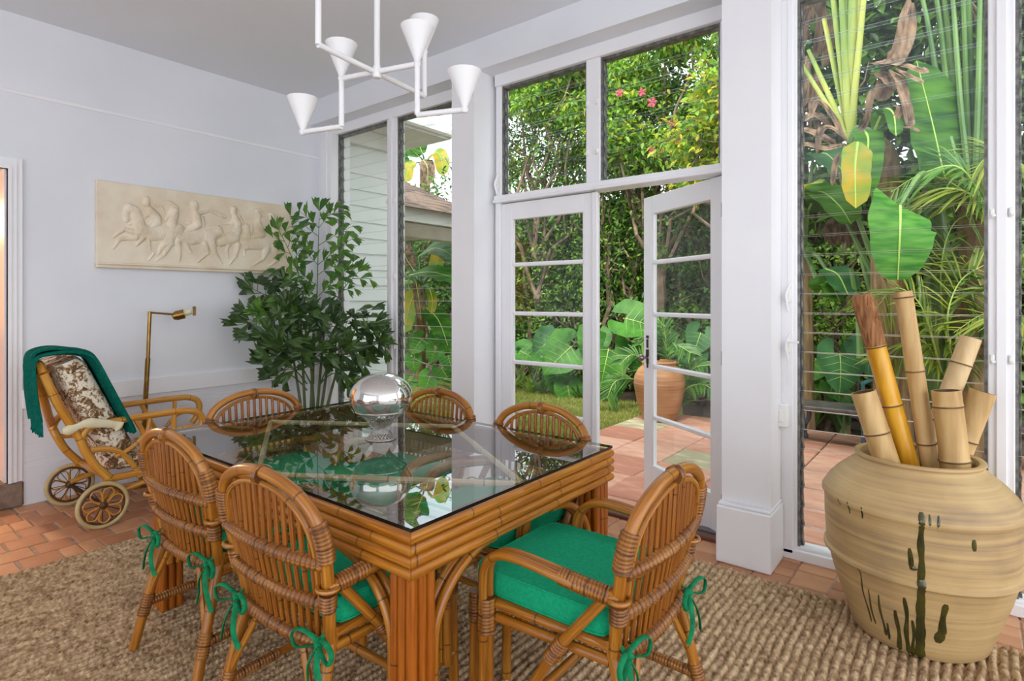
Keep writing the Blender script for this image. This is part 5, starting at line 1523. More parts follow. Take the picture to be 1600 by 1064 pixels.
# ---------------------------------------------------------------- big-leaved plants
def heart_leaf(t, p, tipdir, up, L, mt, petiole_from, cup=0.10, pm='petiole_green'):
    """elephant-ear blade with notched base and a raised midrib, hung on its own petiole"""
    p = np.array(p, float); d = np.array(tipdir, float); d /= np.linalg.norm(d)
    up = np.array(up, float); s = np.cross(d, up); s /= np.linalg.norm(s); n = np.cross(s, d)
    prof = [(-0.30, 0.02, 0.24), (-0.24, 0.03, 0.34), (-0.12, 0.02, 0.43), (0.0, 0.0, 0.47), (0.15, 0.0, 0.46), (0.30, 0.0, 0.41), (0.45, 0.0, 0.33), (0.58, 0.0, 0.23), (0.70, 0.0, 0.10), (0.78, 0.0, 0.004)]
    m = MB(); vs = []; na = 8
    for i, (q, i0, w) in enumerate(prof):
        for k in range(na + 1):
            e = -1 + 2 * k / na
            ww = w * e
            if q < 0: ww = math.copysign(max(abs(ww), 0.02 + 0.09 * (-q / 0.3)), e if e else 1)
            rip = 0.030 * math.sin(i * 2.3 + (1 if e > 0 else 3)) * abs(e) ** 1.5
            vs.append(p + d * L * q + s * L * ww + n * L * (cup * (abs(e) ** 1.3) * w * 1.4 + rip - 0.30 * max(0, q) ** 2))
    fs = []
    for i in range(len(prof) - 1):
        for k in range(na):
            if prof[i][0] < -0.01 and k in (na // 2 - 1, na // 2) and prof[i + 1][0] <= 0.0 and prof[i][0] < -0.1: continue
            a = i * (na + 1) + k
            fs.append((a, a + 1, a + na + 2, a + na + 1))
    m.add(vs, fs); lo = m.build('leaf', mt, t, angle=60)
    r_ = MB(); r_.tube([p + d * L * q + n * L * (0.006 - 0.30 * max(0, q) ** 2) for q in np.linspace(0, 0.74, 7)], list(np.linspace(0.006, 0.0015, 7) * L / 0.5), 5)
    for sgn in (-1, 1):
        for q in (0.02, 0.16, 0.3, 0.44):
            st_ = p + d * L * q + n * L * (0.006 - 0.3 * q * q)
            e_ = 0.40 - 0.25 * q
            r_.tube([st_, st_ + d * L * 0.13 + s * sgn * L * e_ + n * L * (cup * 0.4 + 0.006 - 0.05 * q)], [0.0022 * L / 0.5, 0.0008], 4)
    r_.build('veins', 'midrib', lo)
    b = np.array(petiole_from, float)
    q_ = MB(); q_.tube(spl([b, b * 0.45 + p * 0.55 + np.array([0, 0.06, 0.06]), p], 5), list(np.linspace(0.016, 0.008, 11)), 6); q_.build('petiole', pm, t)
def ears(label, base, leaves, mt, group=None):
    t = thing('elephant_ear', label, 'plant', (0, 0, 0), 0, 'elephant ear plants in the border')
    for (u, v, Y, dx, dz, L, *k) in leaves:
        p = at(u, v, Y)
        dd = R * dx + np.array([0, 0, dz]) - F * 0.35
        upv = -F * 1.0 + np.array([0, 0, 0.65])
        heart_leaf(t, p, dd, upv, L, k[0] if k else mt, np.array(base) + rng.normal(0, 0.05, 3) * np.array([1, 1, 0]))
    m = MB(); m.tube([np.array(base) - np.array([0, 0, 0.05]), np.array(base) + np.array([0.02, 0, 0.14])], [0.07, 0.04], 8); m.build('stump', 'banana_trunk', t)
ears('elephant ear plant with huge leaves in the gap between the door leaves', (-3.9, 7.15, -0.1),
     [(977, 498, 7.0, 0.75, -0.15, 0.66), (951, 545, 6.9, -0.25, -0.9, 0.70), (930, 522, 7.1, -0.35, -0.8, 0.52), (960, 592, 7.05, 0.1, -1, 0.36), (985, 555, 7.2, 0.6, -0.6, 0.40)], 'ear_leaf')
ears('elephant ear plant with broad leaves behind the closed door leaf', (-4.6, 7.2, -0.1),
     [(893, 542, 7.0, -0.72, -0.55, 0.72), (862, 528, 7.2, -0.6, -0.5, 0.52, 'ear_leaf_blue'), (870, 585, 7.0, 0.1, -1, 0.42), (887, 602, 6.95, 0.15, -1, 0.45), (815, 545, 7.1, 0.6, -0.6, 0.42)], 'ear_leaf')
ears('pale green elephant ear at the left border under the closed door panes', (-5.15, 7.1, -0.1),
     [(812, 548, 6.95, 0.7, -0.3, 0.45), (800, 535, 7.05, -0.5, -0.4, 0.42), (845, 556, 6.9, 0.5, -0.6, 0.34)], 'banana_leaf_bright')
ears('blue-green philodendron with round leaves above the iron bench', (-1.0, 6.9, -0.1),
     [(1312, 553, 6.6, -0.1, -0.9, 0.52, 'ear_leaf_blue'), (1340, 548, 6.8, 0.6, -0.6, 0.48, 'ear_leaf_blue'), (1275, 560, 6.9, -0.6, -0.6, 0.42), (1262, 585, 6.8, 0.3, -1, 0.35), (1300, 600, 6.8, 0.6, -0.6, 0.35)], 'ear_leaf')
ears('dark philodendron beside the terracotta pot seen through the open door leaf', (-2.3, 7.2, -0.1),
     [(1078, 545, 7.0, 0.3, -0.8, 0.45, 'ear_leaf_blue'), (1095, 520, 7.1, -0.4, -0.8, 0.40, 'ear_leaf_blue'), (1085, 590, 6.95, 0.2, -1, 0.30)], 'ear_leaf')
ears('green-leaved climber low in the second louvred panel', (-5.6, 6.3, -0.1),
     [(672, 588, 6.1, -0.3, -0.8, 0.36), (690, 575, 6.2, 0.5, -0.7, 0.34), (660, 530, 6.3, -0.5, -0.6, 0.38), (690, 520, 6.3, 0.3, -0.8, 0.42), (645, 560, 6.2, 0.2, -0.9, 0.30), (700, 555, 6.15, 0.3, -0.9, 0.34), (640, 595, 6.2, -0.4, -0.9, 0.30), (680, 545, 6.25, -0.3, -0.9, 0.3)], 'ear_leaf')

# strap-leaved border tufts
def tuft(label, base, n, L, w, mt, spread=0.8):
    t = thing('strap_leaf_tuft', label, 'plant', tuple(base), 0, 'strap-leaved tufts along the lawn edge')
    for k in range(n):
        a = rng.uniform(0, 6.28); sp = rng.uniform(0.15, spread); l_ = L * rng.uniform(0.7, 1.15)
        d = np.array([math.cos(a) * sp, math.sin(a) * sp, 1.0]); d /= np.linalg.norm(d)
        pts = [d * l_ * q + np.array([math.cos(a), math.sin(a), -0.6]) * l_ * 0.25 * q ** 2.2 for q in np.linspace(0, 1, 7)]
        m = MB(); m.blade(pts, [w * x for x in (0.5, 0.85, 1, 0.95, 0.8, 0.5, 0.05)], up=(math.cos(a) * 0.3, math.sin(a) * 0.3 + 0.01, 1.0), fold=0.35, na=2); m.build('leaf', mt, t)
TP = [(798, 606, 6.95, 14, 0.42, 0.024, 'strap_leaf', 'leftmost strap-leaved tuft behind the closed door leaf'), (812, 600, 7.2, 14, 0.55, 0.02, 'strap_leaf', 'tall grassy tuft behind the leftmost strap tuft'),
      (832, 612, 6.95, 14, 0.36, 0.028, 'strap_leaf', 'short strap tuft under the pale elephant ear'), (850, 615, 7.0, 14, 0.32, 0.026, 'palm_leaf_green', 'low green strap tuft in the middle of the closed door panes'),
      (868, 590, 7.3, 12, 0.55, 0.02, 'strap_leaf', 'tall thin strap tuft among the elephant ears'), (905, 618, 7.0, 10, 0.3, 0.022, 'palm_leaf_green', 'small strap tuft just left of the door gap'),
      (1310, 640, 7.1, 16, 0.6, 0.03, 'palm_leaf_green', 'green strap tuft behind the iron bench'), (1270, 640, 7.0, 14, 0.6, 0.022, 'strap_leaf', 'grassy tuft left behind the iron bench'), (1360, 650, 7.3, 14, 0.55, 0.03, 'strap_leaf', 'strap tuft behind the teal chair')]
for (u, v, Y, n, L, w, mt_, lb) in TP:
    p = at(u, v, Y); tuft(lb, (p[0], p[1], -0.09), n, L, w, mt_)

# banana plants
def banana_leaf(t, base, pts, w, mt, name='leaf', up=None, tear=0.02, mid='midrib'):
    P = np.array(spl(pts, 6)); n = len(P)
    ws = [w * (0.25 + 0.75 * min(1, q / 0.18)) * (1 if q < 0.7 else max(0.03, math.sqrt(max(0, 1 - ((q - 0.7) / 0.3) ** 2)))) for q in np.linspace(0, 1, n)]
    up = (-F * 0.8 + np.array([0, 0, 0.7])) if up is None else np.array(up, float)
    m = MB(); m.blade(P, ws, up=up, fold=0.16, na=6, ripple=0.05, rfreq=5); lo = m.build(name, mt, t, angle=60)
    q_ = MB(); q_.tube(P, list(np.linspace(0.012, 0.004, n)), 6); q_.build('midrib', mid, lo)
    if base is not None:
        q_ = MB(); b = np.array(base, float); q_.tube(spl([b, b * 0.4 + P[0] * 0.6 + np.array([0, 0, 0.05]), P[0]], 5), list(np.linspace(0.03, 0.014, 11)), 7); q_.build('petiole', 'petiole_green', t)
def A(*uvY): return [at(u, v, Y) for (u, v, Y) in uvY]
# left-hand banana under the porch roof
t = thing('banana_plant', 'banana plant with hanging leaves under the porch roof, second louvred panel', 'plant', (0, 0, 0), 0, 'banana plants in the garden')
bb = at(655, 560, 6.6)
m = MB(); m.tube([(bb[0], bb[1], -0.1), (bb[0] + 0.05, bb[1], 1.6)], [0.11, 0.07], 10); m.build('trunk', 'banana_trunk', t)
b0 = (bb[0] + 0.05, bb[1], 1.55)
banana_leaf(t, b0, A((640, 430, 6.5), (665, 425, 6.3), (690, 428, 6.2), (725, 442, 6.1)), 0.16, 'banana_leaf_bright')
banana_leaf(t, b0, A((655, 400, 6.6), (680, 388, 6.5), (705, 398, 6.4), (735, 420, 6.3)), 0.18, 'banana_leaf')
banana_leaf(t, b0, A((650, 450, 6.5), (640, 480, 6.4), (632, 520, 6.4)), 0.14, 'banana_leaf_yellow')
banana_leaf(t, b0, A((665, 480, 6.4), (685, 500, 6.3), (700, 540, 6.2)), 0.17, 'banana_leaf')
banana_leaf(t, b0, A((676, 430, 6.8), (686, 400, 6.8), (690, 375, 6.9)), 0.14, 'banana_leaf_yellow')
banana_leaf(t, b0, A((645, 420, 6.7), (633, 400, 6.7), (628, 372, 6.8)), 0.14, 'dead_leaf')
banana_leaf(t, b0, A((650, 440, 6.35), (655, 470, 6.3), (658, 500, 6.3)), 0.08, 'dead_leaf')
banana_leaf(t, b0, A((672, 452, 6.35), (676, 470, 6.3), (674, 490, 6.3)), 0.07, 'banana_leaf_yellow')
# distant banana over the roof
t = thing('banana_plant', 'banana plant rising above the dark roof at the top of the second louvred panel', 'plant', (0, 0, 0), 0, 'banana plants in the garden')
bb = at(664, 280, 9.5)
m = MB(); m.tube([(bb[0], bb[1], -0.1), (bb[0], bb[1], bb[2] + 0.4)], [0.16, 0.12], 10); m.build('trunk', 'banana_trunk', t)
b0 = (bb[0], bb[1], bb[2] + 0.3)
for pts, mt_ in ((((660, 240, 9.4), (650, 205, 9.3), (672, 180, 9.2), (700, 178, 9.1)), 'banana_leaf'), (((655, 245, 9.4), (640, 232, 9.3), (628, 238, 9.2), (622, 262, 9.2)), 'banana_leaf'),
                 (((668, 250, 9.3), (682, 238, 9.2), (690, 250, 9.2), (692, 275, 9.2)), 'banana_leaf_yellow'), (((650, 255, 9.3), (640, 262, 9.2), (634, 285, 9.2)), 'banana_leaf_yellow'), (((662, 250, 9.2), (668, 262, 9.1), (668, 290, 9.1)), 'dead_leaf')):
    banana_leaf(t, b0, A(*pts), 0.30 if mt_ == 'banana_leaf' else 0.17, mt_)

# ---------------------------------------------------------------- plants behind the right-hand louvres
t = thing('travellers_palm', 'fan palm of pale yellow-green stalks with withered brown leaves, right-hand window', 'palm', (0, 0, 0))
hubp = at(1328, 224, 5.6)
m = MB(); tb = at(1388, 330, 5.9)
m.tube(spl([(tb[0] + 0.05, tb[1] + 0.1, -0.1), (tb[0], tb[1], 1.2), tuple(at(1386, 300, 5.9)), tuple(at(1378, 240, 5.8)), tuple(hubp + np.array([0.10, 0.05, 0.0]))], 5), list(np.linspace(0.15, 0.085, 21)), 10); m.build('trunk', 'banana_trunk', t)
for k, (u, v, w0) in enumerate(((1250, 100, .018), (1262, 80, .020), (1286, 30, .022), (1300, -10, .024), (1312, -60, .026), (1322, -80, .028), (1336, -90, .026), (1348, -70, .024), (1356, -60, .022), (1296, -40, .022), (1330, -20, .03), (1342, -10, .026))):
    tip = at(u, v, 5.45 + 0.03 * (k % 3))
    dirn = tip - hubp
    st = hubp + np.array([0, 0.02 * (k % 4), 0.02])
    P = np.array([st + dirn * q for q in np.linspace(0, 1.0, 9)])
    q_ = MB(); q_.tube(P, list(np.interp(np.linspace(0, 1, 9), [0, 0.1, 0.5, 1], [w0 * 0.6, w0 * 1.4, w0 * 1.25, w0 * 0.9])), 8, flat=0.5, flatdir=tuple(F)); q_.build('stalk', 'petiole_yellow', t)
    if v < 0:
        e = P[-1]
        banana_leaf(t, None, [e, e + dirn * 0.25, e + dirn * 0.55 + np.array([0, 0, -0.1]), e + dirn * 0.8 + np.array([0, 0, -0.4])], 0.26, 'banana_leaf')
banana_leaf(t, hubp, A((1345, 200, 5.55), (1356, 215, 5.45), (1354, 250, 5.42), (1348, 312, 5.4)), 0.12, 'banana_leaf')
banana_leaf(t, None, A((1340, 222, 5.34), (1336, 262, 5.30), (1337, 325, 5.26)), 0.115, 'banana_leaf_yellow')
banana_leaf(t, hubp, A((1365, 205, 5.6), (1382, 172, 5.5), (1396, 178, 5.45), (1400, 212, 5.4)), 0.08, 'banana_leaf')
for pts, w in ((((1322, 220, 5.55), (1296, 175, 5.5), (1275, 158, 5.45), (1266, 180, 5.4)), 0.035), (((1320, 225, 5.5), (1290, 232, 5.45), (1262, 226, 5.4), (1246, 228, 5.4)), 0.035), (((1310, 240, 5.5), (1304, 262, 5.45), (1300, 290, 5.4)), 0.025),
               (((1335, 215, 5.5), (1352, 190, 5.45), (1358, 160, 5.4), (1362, 140, 5.4)), 0.03), (((1322, 218, 5.5), (1300, 200, 5.45), (1282, 205, 5.4), (1276, 240, 5.4)), 0.03), (((1310, 230, 5.55), (1280, 212, 5.5), (1252, 200, 5.5)), 0.05), (((1300, 200, 5.6), (1275, 180, 5.6), (1250, 190, 5.6)), 0.05)):
    banana_leaf(t, None, A(*pts), w, 'dead_leaf', name='withered_leaf', mid='dead_leaf')
# hanging thatch of dead fronds left of the fan
for k in range(26):
    u = rng.uniform(1236, 1300); v = rng.uniform(-10, 190); Y = rng.uniform(5.8, 6.2)
    l_ = rng.uniform(60, 120)
    banana_leaf(t, None, A((u, v - l_ * .4, Y), (u + rng.uniform(-10, 10), v, Y - 0.03), (u + rng.uniform(-18, 18), v + l_ * .5, Y)), rng.uniform(0.02, 0.05), 'dead_leaf', name='withered_leaf', mid='dead_leaf')
t = thing('dead_palm_leaf', 'torn brown dry palm leaf hanging beside the fan palm', 'leaf', (0, 0, 0))
c0 = at(1402, 120, 5.7)
for pts, w in ((((1420, 0, 5.7), (1412, 50, 5.65), (1400, 90, 5.6), (1375, 110, 5.6)), 0.06), (((1426, 5, 5.6), (1418, 60, 5.6), (1402, 95, 5.55), (1392, 100, 5.55)), 0.05), (((1395, 100, 5.6), (1420, 105, 5.55), (1440, 112, 5.5), (1450, 108, 5.5)), 0.05),
               (((1390, 110, 5.55), (1405, 125, 5.5), (1412, 150, 5.45), (1420, 185, 5.45), (1421, 200, 5.45)), 0.045), (((1385, 120, 5.6), (1380, 140, 5.6), (1372, 158, 5.6)), 0.07), (((1400, 108, 5.5), (1426, 122, 5.45), (1444, 130, 5.45)), 0.035), (((1360, 100, 5.65), (1385, 96, 5.6), (1412, 78, 5.6)), 0.08), (((1362, 115, 5.65), (1378, 118, 5.6), (1400, 140, 5.6)), 0.07),
               (((1412, 200, 5.4), (1425, 200, 5.38), (1438, 207, 5.38)), 0.02), (((1396, 165, 5.5), (1406, 170, 5.45), (1397, 192, 5.45)), 0.03)):
    banana_leaf(t, None, A(*pts), w, 'dead_leaf', name='strip', mid='dead_leaf')
# second clump, green stalks at the right
t = thing('travellers_palm', 'fan palm of tall blue-green stalks at the right of the large window', 'palm', (0, 0, 0))
hb2 = at(1520, 300, 6.0)
m = MB(); m.tube([(hb2[0], hb2[1], -0.1), tuple(hb2)], [0.16, 0.1], 10); m.build('trunk', 'banana_trunk', t)
for k, (u, v) in enumerate(((1425, -60), (1448, -80), (1462, -90), (1480, -80), (1500, -110), (1512, -90), (1535, -100), (1550, -110), (1568, -90), (1596, -60))):
    tip = at(u, v, 5.9 + 0.04 * (k % 3)); d_ = tip - hb2
    side = np.array([0.05, 0, 0]) * ((k - 5) / 5) + np.array([0, 0.05 * (k % 3), 0])
    P = np.array(spl([hb2 + side, hb2 + side * 1.2 + d_ * 0.35 + np.array([0, 0, 0.05]), hb2 + d_ * 0.75, tip], 4))
    q_ = MB(); q_.tube(P, list(np.linspace(0.046, 0.022 + 0.004 * (k % 3), len(P))), 8, flat=0.6); q_.build('stalk', 'petiole_green', t)
    banana_leaf(t, None, [tip, tip + d_ * 0.3, tip + d_ * 0.6, tip + d_ * 0.8 + np.array([0, 0, -0.3])], 0.28, 'banana_leaf')
# broad banana leaves in the middle
t = thing('banana_plant', 'banana plant with one broad bright hanging leaf behind the jar window', 'plant', (0, 0, 0), 0, 'banana plants in the garden')
bb = at(1465, 420, 6.2)
m = MB(); m.tube([(bb[0], bb[1], -0.1), (bb[0], bb[1], 1.7), (bb[0] - 0.05, bb[1], 2.5)], [0.13, 0.10, 0.07], 10); m.build('trunk', 'petiole_green', t)
b0 = (bb[0] - 0.05, bb[1], 2.45)
bp_ = A((1406, 322, 5.15), (1406, 350, 5.0), (1404, 395, 4.95), (1402, 437, 4.97))
P_ = np.array(spl(bp_, 7)); n_ = len(P_)
q_ = MB(); q_.blade(P_, list(np.interp(np.linspace(0, 1, n_), [0, 0.1, 0.35, 0.7, 0.9, 1], [0.235, 0.25, 0.255, 0.205, 0.15, 0.06])), up=-F, fold=0.10, na=6, ripple=0.03, rfreq=4); lo_ = q_.build('leaf', 'banana_leaf_bright', t, angle=60)
q_ = MB(); q_.tube(P_ - F * 0.004, list(np.linspace(0.011, 0.004, n_)), 6); q_.build('midrib', 'midrib', lo_)
q_ = MB(); q_.tube(spl([b0, P_[0] + np.array([0.1, 0.25, 0.25]), P_[0]], 6), list(np.linspace(0.03, 0.012, 13)), 7); q_.build('petiole', 'petiole_green', t)
banana_leaf(t, b0, A((1490, 330, 6.0), (1474, 270, 5.9), (1456, 190, 5.85), (1432, 95, 5.8)), 0.27, 'banana_leaf')
banana_leaf(t, b0, A((1500, 290, 6.3), (1520, 240, 6.4), (1545, 200, 6.4)), 0.25, 'banana_leaf')
for (u0, v0, u1, v1) in ((1322, 345, 1420, 560), (1340, 340, 1405, 540), (1330, 420, 1345, 560), (1365, 460, 1440, 640), (1395, 470, 1425, 600), (1345, 400, 1372, 520)):
    q_ = MB(); q_.tube([at(u0, v0, 6.3), at((u0 + u1) / 2 + 4, (v0 + v1) / 2, 6.25), at(u1, v1, 6.2)], [0.022, 0.03, 0.036], 7); q_.build('leaf_stalk', 'petiole_green', t)
t = thing('banana_plant', 'dark green banana leaves low at the left edge of the right-hand window', 'plant', (0, 0, 0), 0, 'banana plants in the garden')
bb = at(1256, 520, 6.8)
m = MB(); m.tube([(bb[0], bb[1], -0.1), (bb[0], bb[1], 1.9)], [0.12, 0.07], 10); m.build('trunk', 'banana_trunk', t)
b0 = (bb[0], bb[1], 1.9)
for pts, mt_, w in ((((1262, 330, 6.3), (1280, 300, 6.2), (1310, 320, 6.1), (1330, 350, 6.1)), 'banana_leaf', 0.2), (((1250, 310, 6.2), (1262, 290, 6.1), (1285, 285, 6.0)), 'banana_leaf_yellow', 0.1), (((1256, 330, 6.3), (1246, 310, 6.2), (1236, 320, 6.2)), 'banana_leaf_bright', 0.2),
                    (((1290, 420, 6.4), (1310, 430, 6.3), (1325, 460, 6.2)), 'ear_leaf_blue', 0.16), (((1270, 250, 6.6), (1290, 240, 6.5), (1320, 270, 6.4)), 'ear_leaf_blue', 0.22), (((1280, 460, 6.4), (1295, 440, 6.3), (1312, 470, 6.3)), 'banana_leaf', 0.14)):
    banana_leaf(t, b0, A(*pts), w, mt_)
t = thing('dead_leaf_skirt', 'fan of dry tan palm thatch hanging behind the window left of the bright leaf', 'leaf', (0, 0, 0))
for k in range(22):
    u = 1290 + 58 * k / 21
    banana_leaf(t, None, A((1318 + (u - 1318) * 0.5, 338, 6.35), (u, 358, 6.3), (u + rng.uniform(-3, 3), 382 + rng.uniform(-6, 4), 6.3)), 0.022, 'dead_leaf', name='strip', mid='dead_leaf')

# feather palms
def feather(t, pts, n, ll, lw, mt, droop=0.25, name='frond', rach='midrib'):
    P = resample(spl(pts, 6), 0.03); m_ = len(P)
    T = np.gradient(P, axis=0); T /= np.linalg.norm(T, axis=1)[:, None]
    mb = MB()
    for k in range(n):
        q = 0.08 + 0.9 * k / (n - 1); i = min(m_ - 1, int(q * (m_ - 1)))
        nrm = -F * 0.7 + np.array([0, 0, 0.7]); S = np.cross(T[i], nrm); S /= np.linalg.norm(S)
        for s in (-1, 1):
            l_ = ll * (0.55 + 0.45 * math.sin(math.pi * min(1, q * 0.85 + 0.12))) * rng.uniform(0.85, 1.1)
            d = T[i] * 0.75 + S * s * 0.75 + rng.normal(0, 0.07, 3); d /= np.linalg.norm(d)
            e = [P[i] + d * l_ * x + np.array([0, 0, -droop * l_ * x * x]) for x in (0, 0.35, 0.7, 1.0)]
            mb.blade(e, [lw * 0.5, lw, lw * 0.8, lw * 0.08], up=nrm, fold=0.4, na=2)
    fo_ = mb.build(name, mt, t)
    r_ = MB(); r_.tube(P, list(np.linspace(0.010, 0.003, m_)), 6); r_.build('rachis', rach, fo_)
t = thing('areca_palm', 'yellow-green feather palm filling the right side of the large window', 'palm', (0, 0, 0), 0, 'feather palms in the garden')
gb = at(1500, 640, 6.4)
for (u, v) in ((1480, 640), (1505, 640), (1530, 640), (1460, 640)):
    p = at(u, v, 6.4); m = MB(); m.tube([(p[0], p[1], -0.1), (p[0] + 0.03, p[1] - 0.1, 0.9)], [0.03, 0.022], 8); m.build('stem', 'petiole_yellow', t)
AR = [((1545, 330), (1500, 262), (1440, 272), (1392, 300)), ((1560, 345), (1510, 300), (1450, 300), (1410, 345)), ((1600, 260), (1560, 240), (1530, 258), (1500, 320)), ((1500, 500), (1530, 400), (1570, 350), (1620, 350)),
      ((1480, 560), (1470, 430), (1490, 350), (1540, 330)), ((1500, 560), (1500, 440), (1460, 380), (1420, 400)), ((1510, 560), (1530, 460), (1560, 420), (1610, 430)), ((1470, 580), (1440, 480), (1400, 450), (1370, 480)),
      ((1490, 580), (1480, 500), (1500, 440), (1545, 410)), ((1500, 600), (1540, 520), (1580, 500), (1630, 520)), ((1480, 600), (1450, 540), (1420, 530), (1385, 560)), ((1520, 580), (1540, 500), (1530, 440), (1500, 400)),
      ((1500, 520), (1512, 450), (1540, 420), (1600, 400)), ((1620, 420), (1570, 380), (1530, 390), (1490, 430)), ((1630, 560), (1590, 500), (1540, 490), (1490, 520))]
for k, pts in enumerate(AR):
    Y0 = 5.6 + 0.07 * (k % 7)
    feather(t, A(*[(u, v, Y0 + (0.35 if i == 0 else 0)) for i, (u, v) in enumerate(pts)]), 24, 0.42, 0.011, 'palm_leaf' if k % 3 else 'palm_leaf_green')
t = thing('areca_palm', 'feather palm potted by the terracotta jar outside the open door leaf', 'palm', (0, 0, 0), 0, 'feather palms in the garden')
for pts in (((1062, 640), (1068, 600), (1085, 575), (1112, 570)), ((1062, 640), (1070, 610), (1095, 600), (1120, 612)), ((1060, 640), (1075, 590), (1075, 560), (1055, 545)), ((1040, 570), (1038, 535), (1022, 520), (1000, 540)), ((1042, 570), (1040, 530), (1034, 505), (1016, 492)),
            ((1044, 570), (1050, 545), (1060, 540), (1080, 552)), ((990, 592), (972, 592), (958, 600), (948, 624)), ((1010, 585), (1000, 560), (985, 555), (968, 570))):
    feather(t, A(*[(u, v, 6.65 - 0.1 * i) for i, (u, v) in enumerate(pts)]), 15, 0.26, 0.013, 'palm_leaf_green')
p = at(1062, 648, 6.65)
m = MB(); m.tube([(p[0], p[1], -0.1), (p[0], p[1], 0.12)], [0.05, 0.03], 8); m.build('stem', 'petiole_yellow', t)
# dark shrub mass that closes the view behind the right-hand window
bush('hedge_shrub', 'dark shrub between the open door leaf and the fan palm', 'shrub', (-1.2, 8.2, -0.1), wallblobs(-1.8, 0.0, 8.3, 0.3, 6.4, 0.7, 0.62), 13000, 0.17, 'hedge_leaf_dark', HG)
bush('hedge_shrub', 'dark shrub deep behind the middle of the right-hand window', 'shrub', (1.0, 8.2, -0.1), wallblobs(0.1, 1.9, 8.3, 0.3, 6.4, 0.7, 0.62), 13000, 0.18, 'hedge_leaf_dark', HG)
bush('hedge_shrub', 'dark shrub deep behind the right end of the large window', 'shrub', (3.0, 8.2, -0.1), wallblobs(2.0, 5.0, 8.3, 0.3, 6.4, 0.75, 0.66), 13000, 0.2, 'hedge_leaf_dark', HG)
bush('hedge_shrub', 'small bright shrub at the left of the right-hand window above the bench', 'shrub', (-1.25, 7.2, -0.1), wallblobs(-1.5, -0.7, 7.3, 0.7, 1.7, 0.45, 0.36), 2200, 0.06, 'tree_leaf', HG)
# unseen dark backdrop, added to block bright gaps through the planting
m = MB(); m.box(-14, 8, 9.9, 10.1, -0.1, 3.2); m.box(-14, 8, 9.85, 10.15, 3.2, 3.28)
struct(m.build('backdrop_wall', 'backdrop_dark', smooth=False))

# ---------------------------------------------------------------- terracotta pot on the patio
pp = at(1030, 655, 6.25)
t = thing('terracotta_pot', 'round-shouldered terracotta pot on the patio behind the open door leaf', 'pot', (pp[0], pp[1], GZ0))
m = MB(); m.lathe([(0.001, 0), (0.17, 0), (0.19, 0.02), (0.255, 0.22), (0.285, 0.40), (0.29, 0.415), (0.287, 0.43), (0.28, 0.50), (0.24, 0.58), (0.19, 0.625), (0.185, 0.64), (0.20, 0.665), (0.19, 0.68), (0.165, 0.675), (0.16, 0.62), (0.23, 0.55), (0.001, 0.52)], 40); m.build('body', 'pot_clay', t)
m = MB(); m.lathe([(0.001, 0.60), (0.1, 0.598), (0.168, 0.59)], 20); m.build('soil', 'soil', t)

# ---------------------------------------------------------------- iron garden bench and teal chair
t = thing('garden_bench', 'backless garden bench with dark slab seat on scrolled iron legs', 'bench', (0, 0, 0))
bx0, bx1, bY, bz = -1.62, 0.95, 6.2, 0.345
m = MB(); m.box(bx0, bx1, bY - 0.2, bY + 0.22, bz - 0.035, bz, 0.008); m.build('seat_slab', 'bench_slab', t, smooth=False)
for x in (-1.28, -0.74, 0.2, 0.75):
    for sy in (-1, 1):
        y = bY + sy * 0.14
        m = MB()
        m.tube(spl([(x - 0.09, y, bz - 0.05), (x - 0.02, y, bz - 0.045), (x + 0.05, y, bz - 0.09), (x + 0.055, y, bz - 0.17), (x + 0.02, y, bz - 0.25), (x + 0.025, y, -0.005), (x + 0.05, y, -0.012)], 5), [0.022] * 31, 8)
        m.tube(spl([(x - 0.08, y, bz - 0.06), (x - 0.03, y, bz - 0.075), (x + 0.005, y, bz - 0.12), (x + 0.0, y, bz - 0.16)], 4), 0.010, 6)
        lo_ = m.build('leg', 'bench_iron', t)
        for q in range(4):
            c_ = (x - 0.05 + 0.025 * q, y, bz - 0.055 - 0.012 * q)
            s_ = MB(); s_.tube([(c_[0] + 0.011 * math.cos(a), y - 0.012, c_[2] + 0.011 * math.sin(a)) for a in np.linspace(0, 6.283, 11)[:-1]], 0.004, 5, closed=True); s_.build('scroll', 'bench_iron', lo_)
    m = MB(); m.tube([(x + 0.02, bY - 0.14, 0.08), (x + 0.02, bY + 0.14, 0.08)], 0.009, 6); m.build('stretcher', 'bench_iron', t)
tc_ = at(1420, 640, 6.9)
t = thing('garden_chair', 'teal woven garden chair behind the bamboo poles', 'chair', (tc_[0], tc_[1], -0.09), math.radians(-8))
m = MB(); m.tube(spl([(-0.30, 0.10, 0.42), (-0.26, 0.17, 0.78), (-0.2, 0.2, 0.92), (0.2, 0.2, 0.92), (0.26, 0.17, 0.78), (0.30, 0.10, 0.42)], 5), 0.016, 8); m.build('back_frame', 'chair_teal', t)
for k in range(17):
    z = 0.44 + 0.028 * k
    w_ = float(np.interp(z, [0.42, 0.78, 0.92], [0.29, 0.255, 0.2])); y = float(np.interp(z, [0.42, 0.78, 0.92], [0.10, 0.17, 0.2]))
    m = MB(); m.box(-w_, w_, y - 0.004, y + 0.004, z, z + 0.022, 0.002); m.build('back_strap', 'chair_teal', t, smooth=False)
m = MB(); m.box(-0.29, 0.29, -0.40, 0.10, 0.40, 0.43, 0.006); m.build('seat', 'chair_teal', t, smooth=False)
for sx in (-1, 1):
    for (y, h) in ((-0.38, 0.62), (0.10, 0.42)):
        m = MB(); m.tube([(sx * 0.30, y, 0.0), (sx * 0.30, y, h)], 0.015, 8); m.build('leg', 'chair_teal', t)
    m = MB(); m.tube([(sx * 0.30, -0.40, 0.62), (sx * 0.29, 0.14, 0.64)], 0.018, 8); m.build('arm', 'chair_teal', t)

